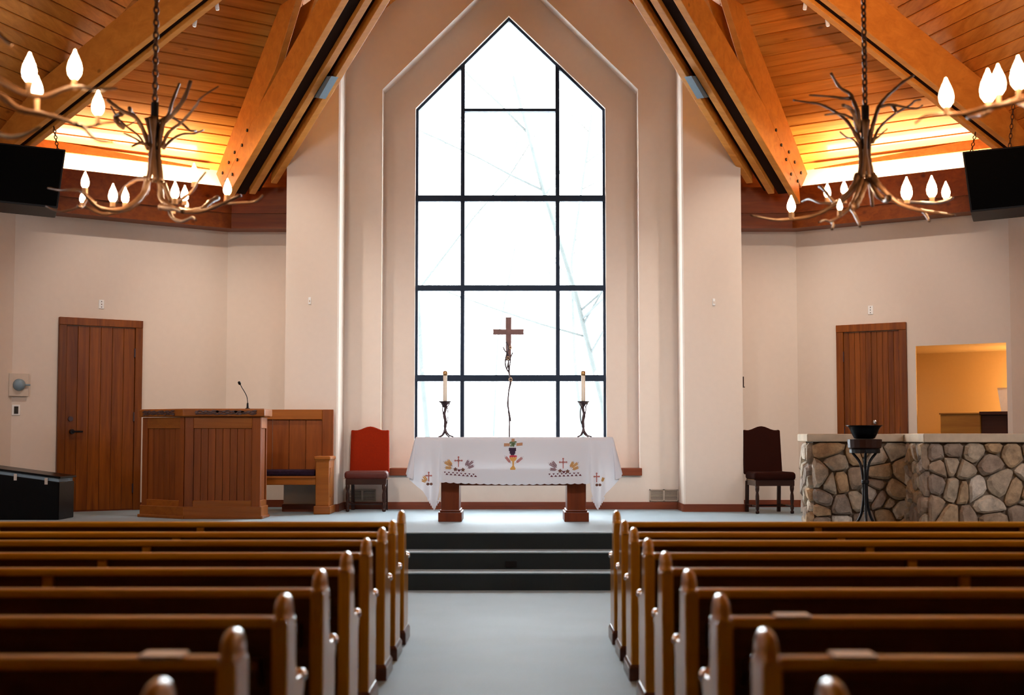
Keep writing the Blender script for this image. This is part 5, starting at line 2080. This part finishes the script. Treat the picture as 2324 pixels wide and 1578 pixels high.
L2 = [([(1945, 396), (1938, 420), (1920, 442), (1891, 466), (1844, 490), (1774, 499), (1740, 496), (1703, 488)], 7, 2, -.2),
      ([(1980, 394), (1990, 415), (2004, 431), (2032, 457), (2060, 470), (2090, 478), (2130, 484), (2168, 489)], 8, 2.5, -.25),
      ([(2025, 452), (2045, 456), (2067, 459), (2100, 461), (2125, 461), (2150, 456), (2163, 448)], 5, 3, .25),
      ([(2088, 476), (2100, 486), (2109, 502)], 4, 3, -.2),
      ([(1957, 403), (1950, 425), (1943, 443), (1930, 468), (1914, 485), (1886, 502), (1872, 500), (1858, 505)], 6, 2, -.5),
      ([(1929, 471), (1940, 488), (1952, 514)], 4, 3, -.4),
      ([(1958, 400), (1930, 440), (1900, 462), (1885, 450), (1868, 428), (1860, 424)], 5, 3.5, .4),
      ([(1971, 403), (1976, 430), (1980, 467)], 6, 4, .2),
      ([(1966, 410), (1955, 440), (1948, 455), (1940, 470)], 7, 8, -.3),
      ([(1976, 410), (1990, 440), (2010, 455), (2018, 448)], 6, 7, -.35),
      ([(1889, 462), (1860, 460), (1836, 452), (1820, 458)], 3.5, 2, .5),
      ([(1886, 502), (1891, 510), (1888, 520)], 3.5, 3, -.4)]
B2 = [(1796, 481, 444, -.2, 496), (1878, 448, 416, .35, 462), (1916, 440, 410, .1, 462), (1906, 477, 453, -.35, 490), (1986, 402, 386, .45, 414), (2058, 453, 402, -.25, 462), (2115, 447, 399, .2, 461), (2147, 450, 412, .3, 458)]
chandelier('driftwood branch chandelier hanging complete in front of the right ceiling bay', (1964, 275, 405), 9.0, U2, L2, B2, seed=4)
L3 = [([(-100, 140), (-70, 170), (-40, 165), (0, 183), (54, 211), (103, 218), (151, 200), (190, 199), (215, 203), (265, 200)], 11, 2.5, -.1),
      ([(-105, 150), (-60, 195), (0, 216), (43, 248), (97, 259), (140, 270), (190, 289), (228, 281), (265, 276)], 10, 3, .2),
      ([(170, 281), (190, 289), (218, 317), (259, 323)], 7, 2.5, 0),
      ([(-95, 150), (-60, 240), (-10, 300), (40, 310), (90, 290)], 9, 3, -.4),
      ([(-120, 150), (-180, 230), (-260, 260), (-340, 220)], 10, 3, -.2),
      ([(-120, 150), (-170, 240), (-230, 290), (-300, 300)], 10, 3, .4)]
U3 = [([(-105, 60), (-80, -20), (-30, -80), (20, -160)], 9, 3, -.2), ([(-115, 60), (-150, -40), (-200, -90), (-240, -160)], 9, 3, .2),
      ([(-100, 80), (-60, 20), (-20, 60), (14, 92), (26, 102)], 7, 3, -.2)]
B3 = [(66, 184, 120, -.2, 213), (84, 222, 173, .1, 252), (169, 178, 114, .0, 203), (222, 260, 207, .1, 281), (-330, 190, 120, -.2, 220), (-250, 230, 170, .2, 258)]
chandelier('driftwood branch chandelier nearest the upper left corner, cut by the picture edge', (-110, -20, 160), 6.0, U3, L3, B3, seed=7)
L4 = [([(2440, 150), (2400, 200), (2360, 215), (2305, 228), (2277, 237), (2234, 246), (2191, 257), (2148, 259), (2100, 263), (2077, 281)], 11, 2.5, -.1),
      ([(2445, 160), (2420, 230), (2360, 250), (2320, 236), (2290, 226)], 9, 5, .3),
      ([(2250, 244), (2235, 258), (2220, 262), (2196, 268)], 8, 4, .1),
      ([(2460, 150), (2520, 230), (2600, 260), (2680, 220)], 10, 3, -.2)]
U4 = [([(2445, 60), (2420, -20), (2380, -90), (2330, -150)], 9, 3, -.2), ([(2455, 60), (2490, -40), (2540, -110)], 9, 3, .2)]
B4 = [(2148, 241, 178, -.1, 262), (2243, 229, 157, .0, 248), (2266, 213, 146, .25, 236), (2312, 200, 127, -.15, 222), (2670, 190, 120, -.2, 220)]
chandelier('driftwood branch chandelier nearest the upper right corner, cut by the picture edge', (2450, -20, 160), 6.0, U4, L4, B4, seed=9)

# ================================================================== OUTSIDE the window
struct(MB().face([(-60, 19.6, -.6), (60, 19.6, -.6), (60, 140, 5), (-60, 140, 5)]).build('ground', M['snow']))


def tree(label, px, Y, h, seed, lean=0.0):
    rnd = random.Random(seed)
    b = at(px, 1000, Y)
    b.z = -.55 + (Y - 19.6) * .0465
    t = thing('winter_tree', label, 'tree', b)
    mb = MB()

    def grow_(p, d_, L, r, depth):
        pts = [p]
        n = 4
        dd = d_.copy()
        for i in range(n):
            dd = (dd + V((rnd.uniform(-.18, .18), rnd.uniform(-.18, .18), rnd.uniform(-.05, .12)))).normalized()
            pts.append(pts[-1] + dd * (L / n))
        mb.tube(pts, [lerp(r, r * .45, i / n) for i in range(n + 1)], 5 if depth else 7)
        if depth < 3:
            for k in range(4 if depth else 10):
                f_ = rnd.uniform(.3, 1)
                idx = min(n - 1, int(f_ * n))
                q = pts[idx].lerp(pts[idx + 1], f_ * n - idx) if idx < n else pts[-1]
                a = rnd.uniform(0, 6.28)
                nd = (dd * .45 + V((math.cos(a), math.sin(a), rnd.uniform(-.1, .5)))).normalized()
                grow_(q, nd, L * rnd.uniform(.28, .45), r * .38, depth + 1)
    grow_(V((0, 0, 0)), V((lean, 0, 1)), h, .07, 0)
    mb.build('trunk_and_branches', M['bark'], t, smooth=True)


tree("bare frosted tree outside behind the left window column", 985, 30, 12, 3)
tree('bare frosted tree far outside behind the centre window column', 1120, 62, 17, 5)
tree('bare frosted tree outside behind the right window column', 1330, 44, 13, 8)
tree('slender leaning frosted tree outside beyond the right window edge', 1400, 28, 9, 12, -.12)
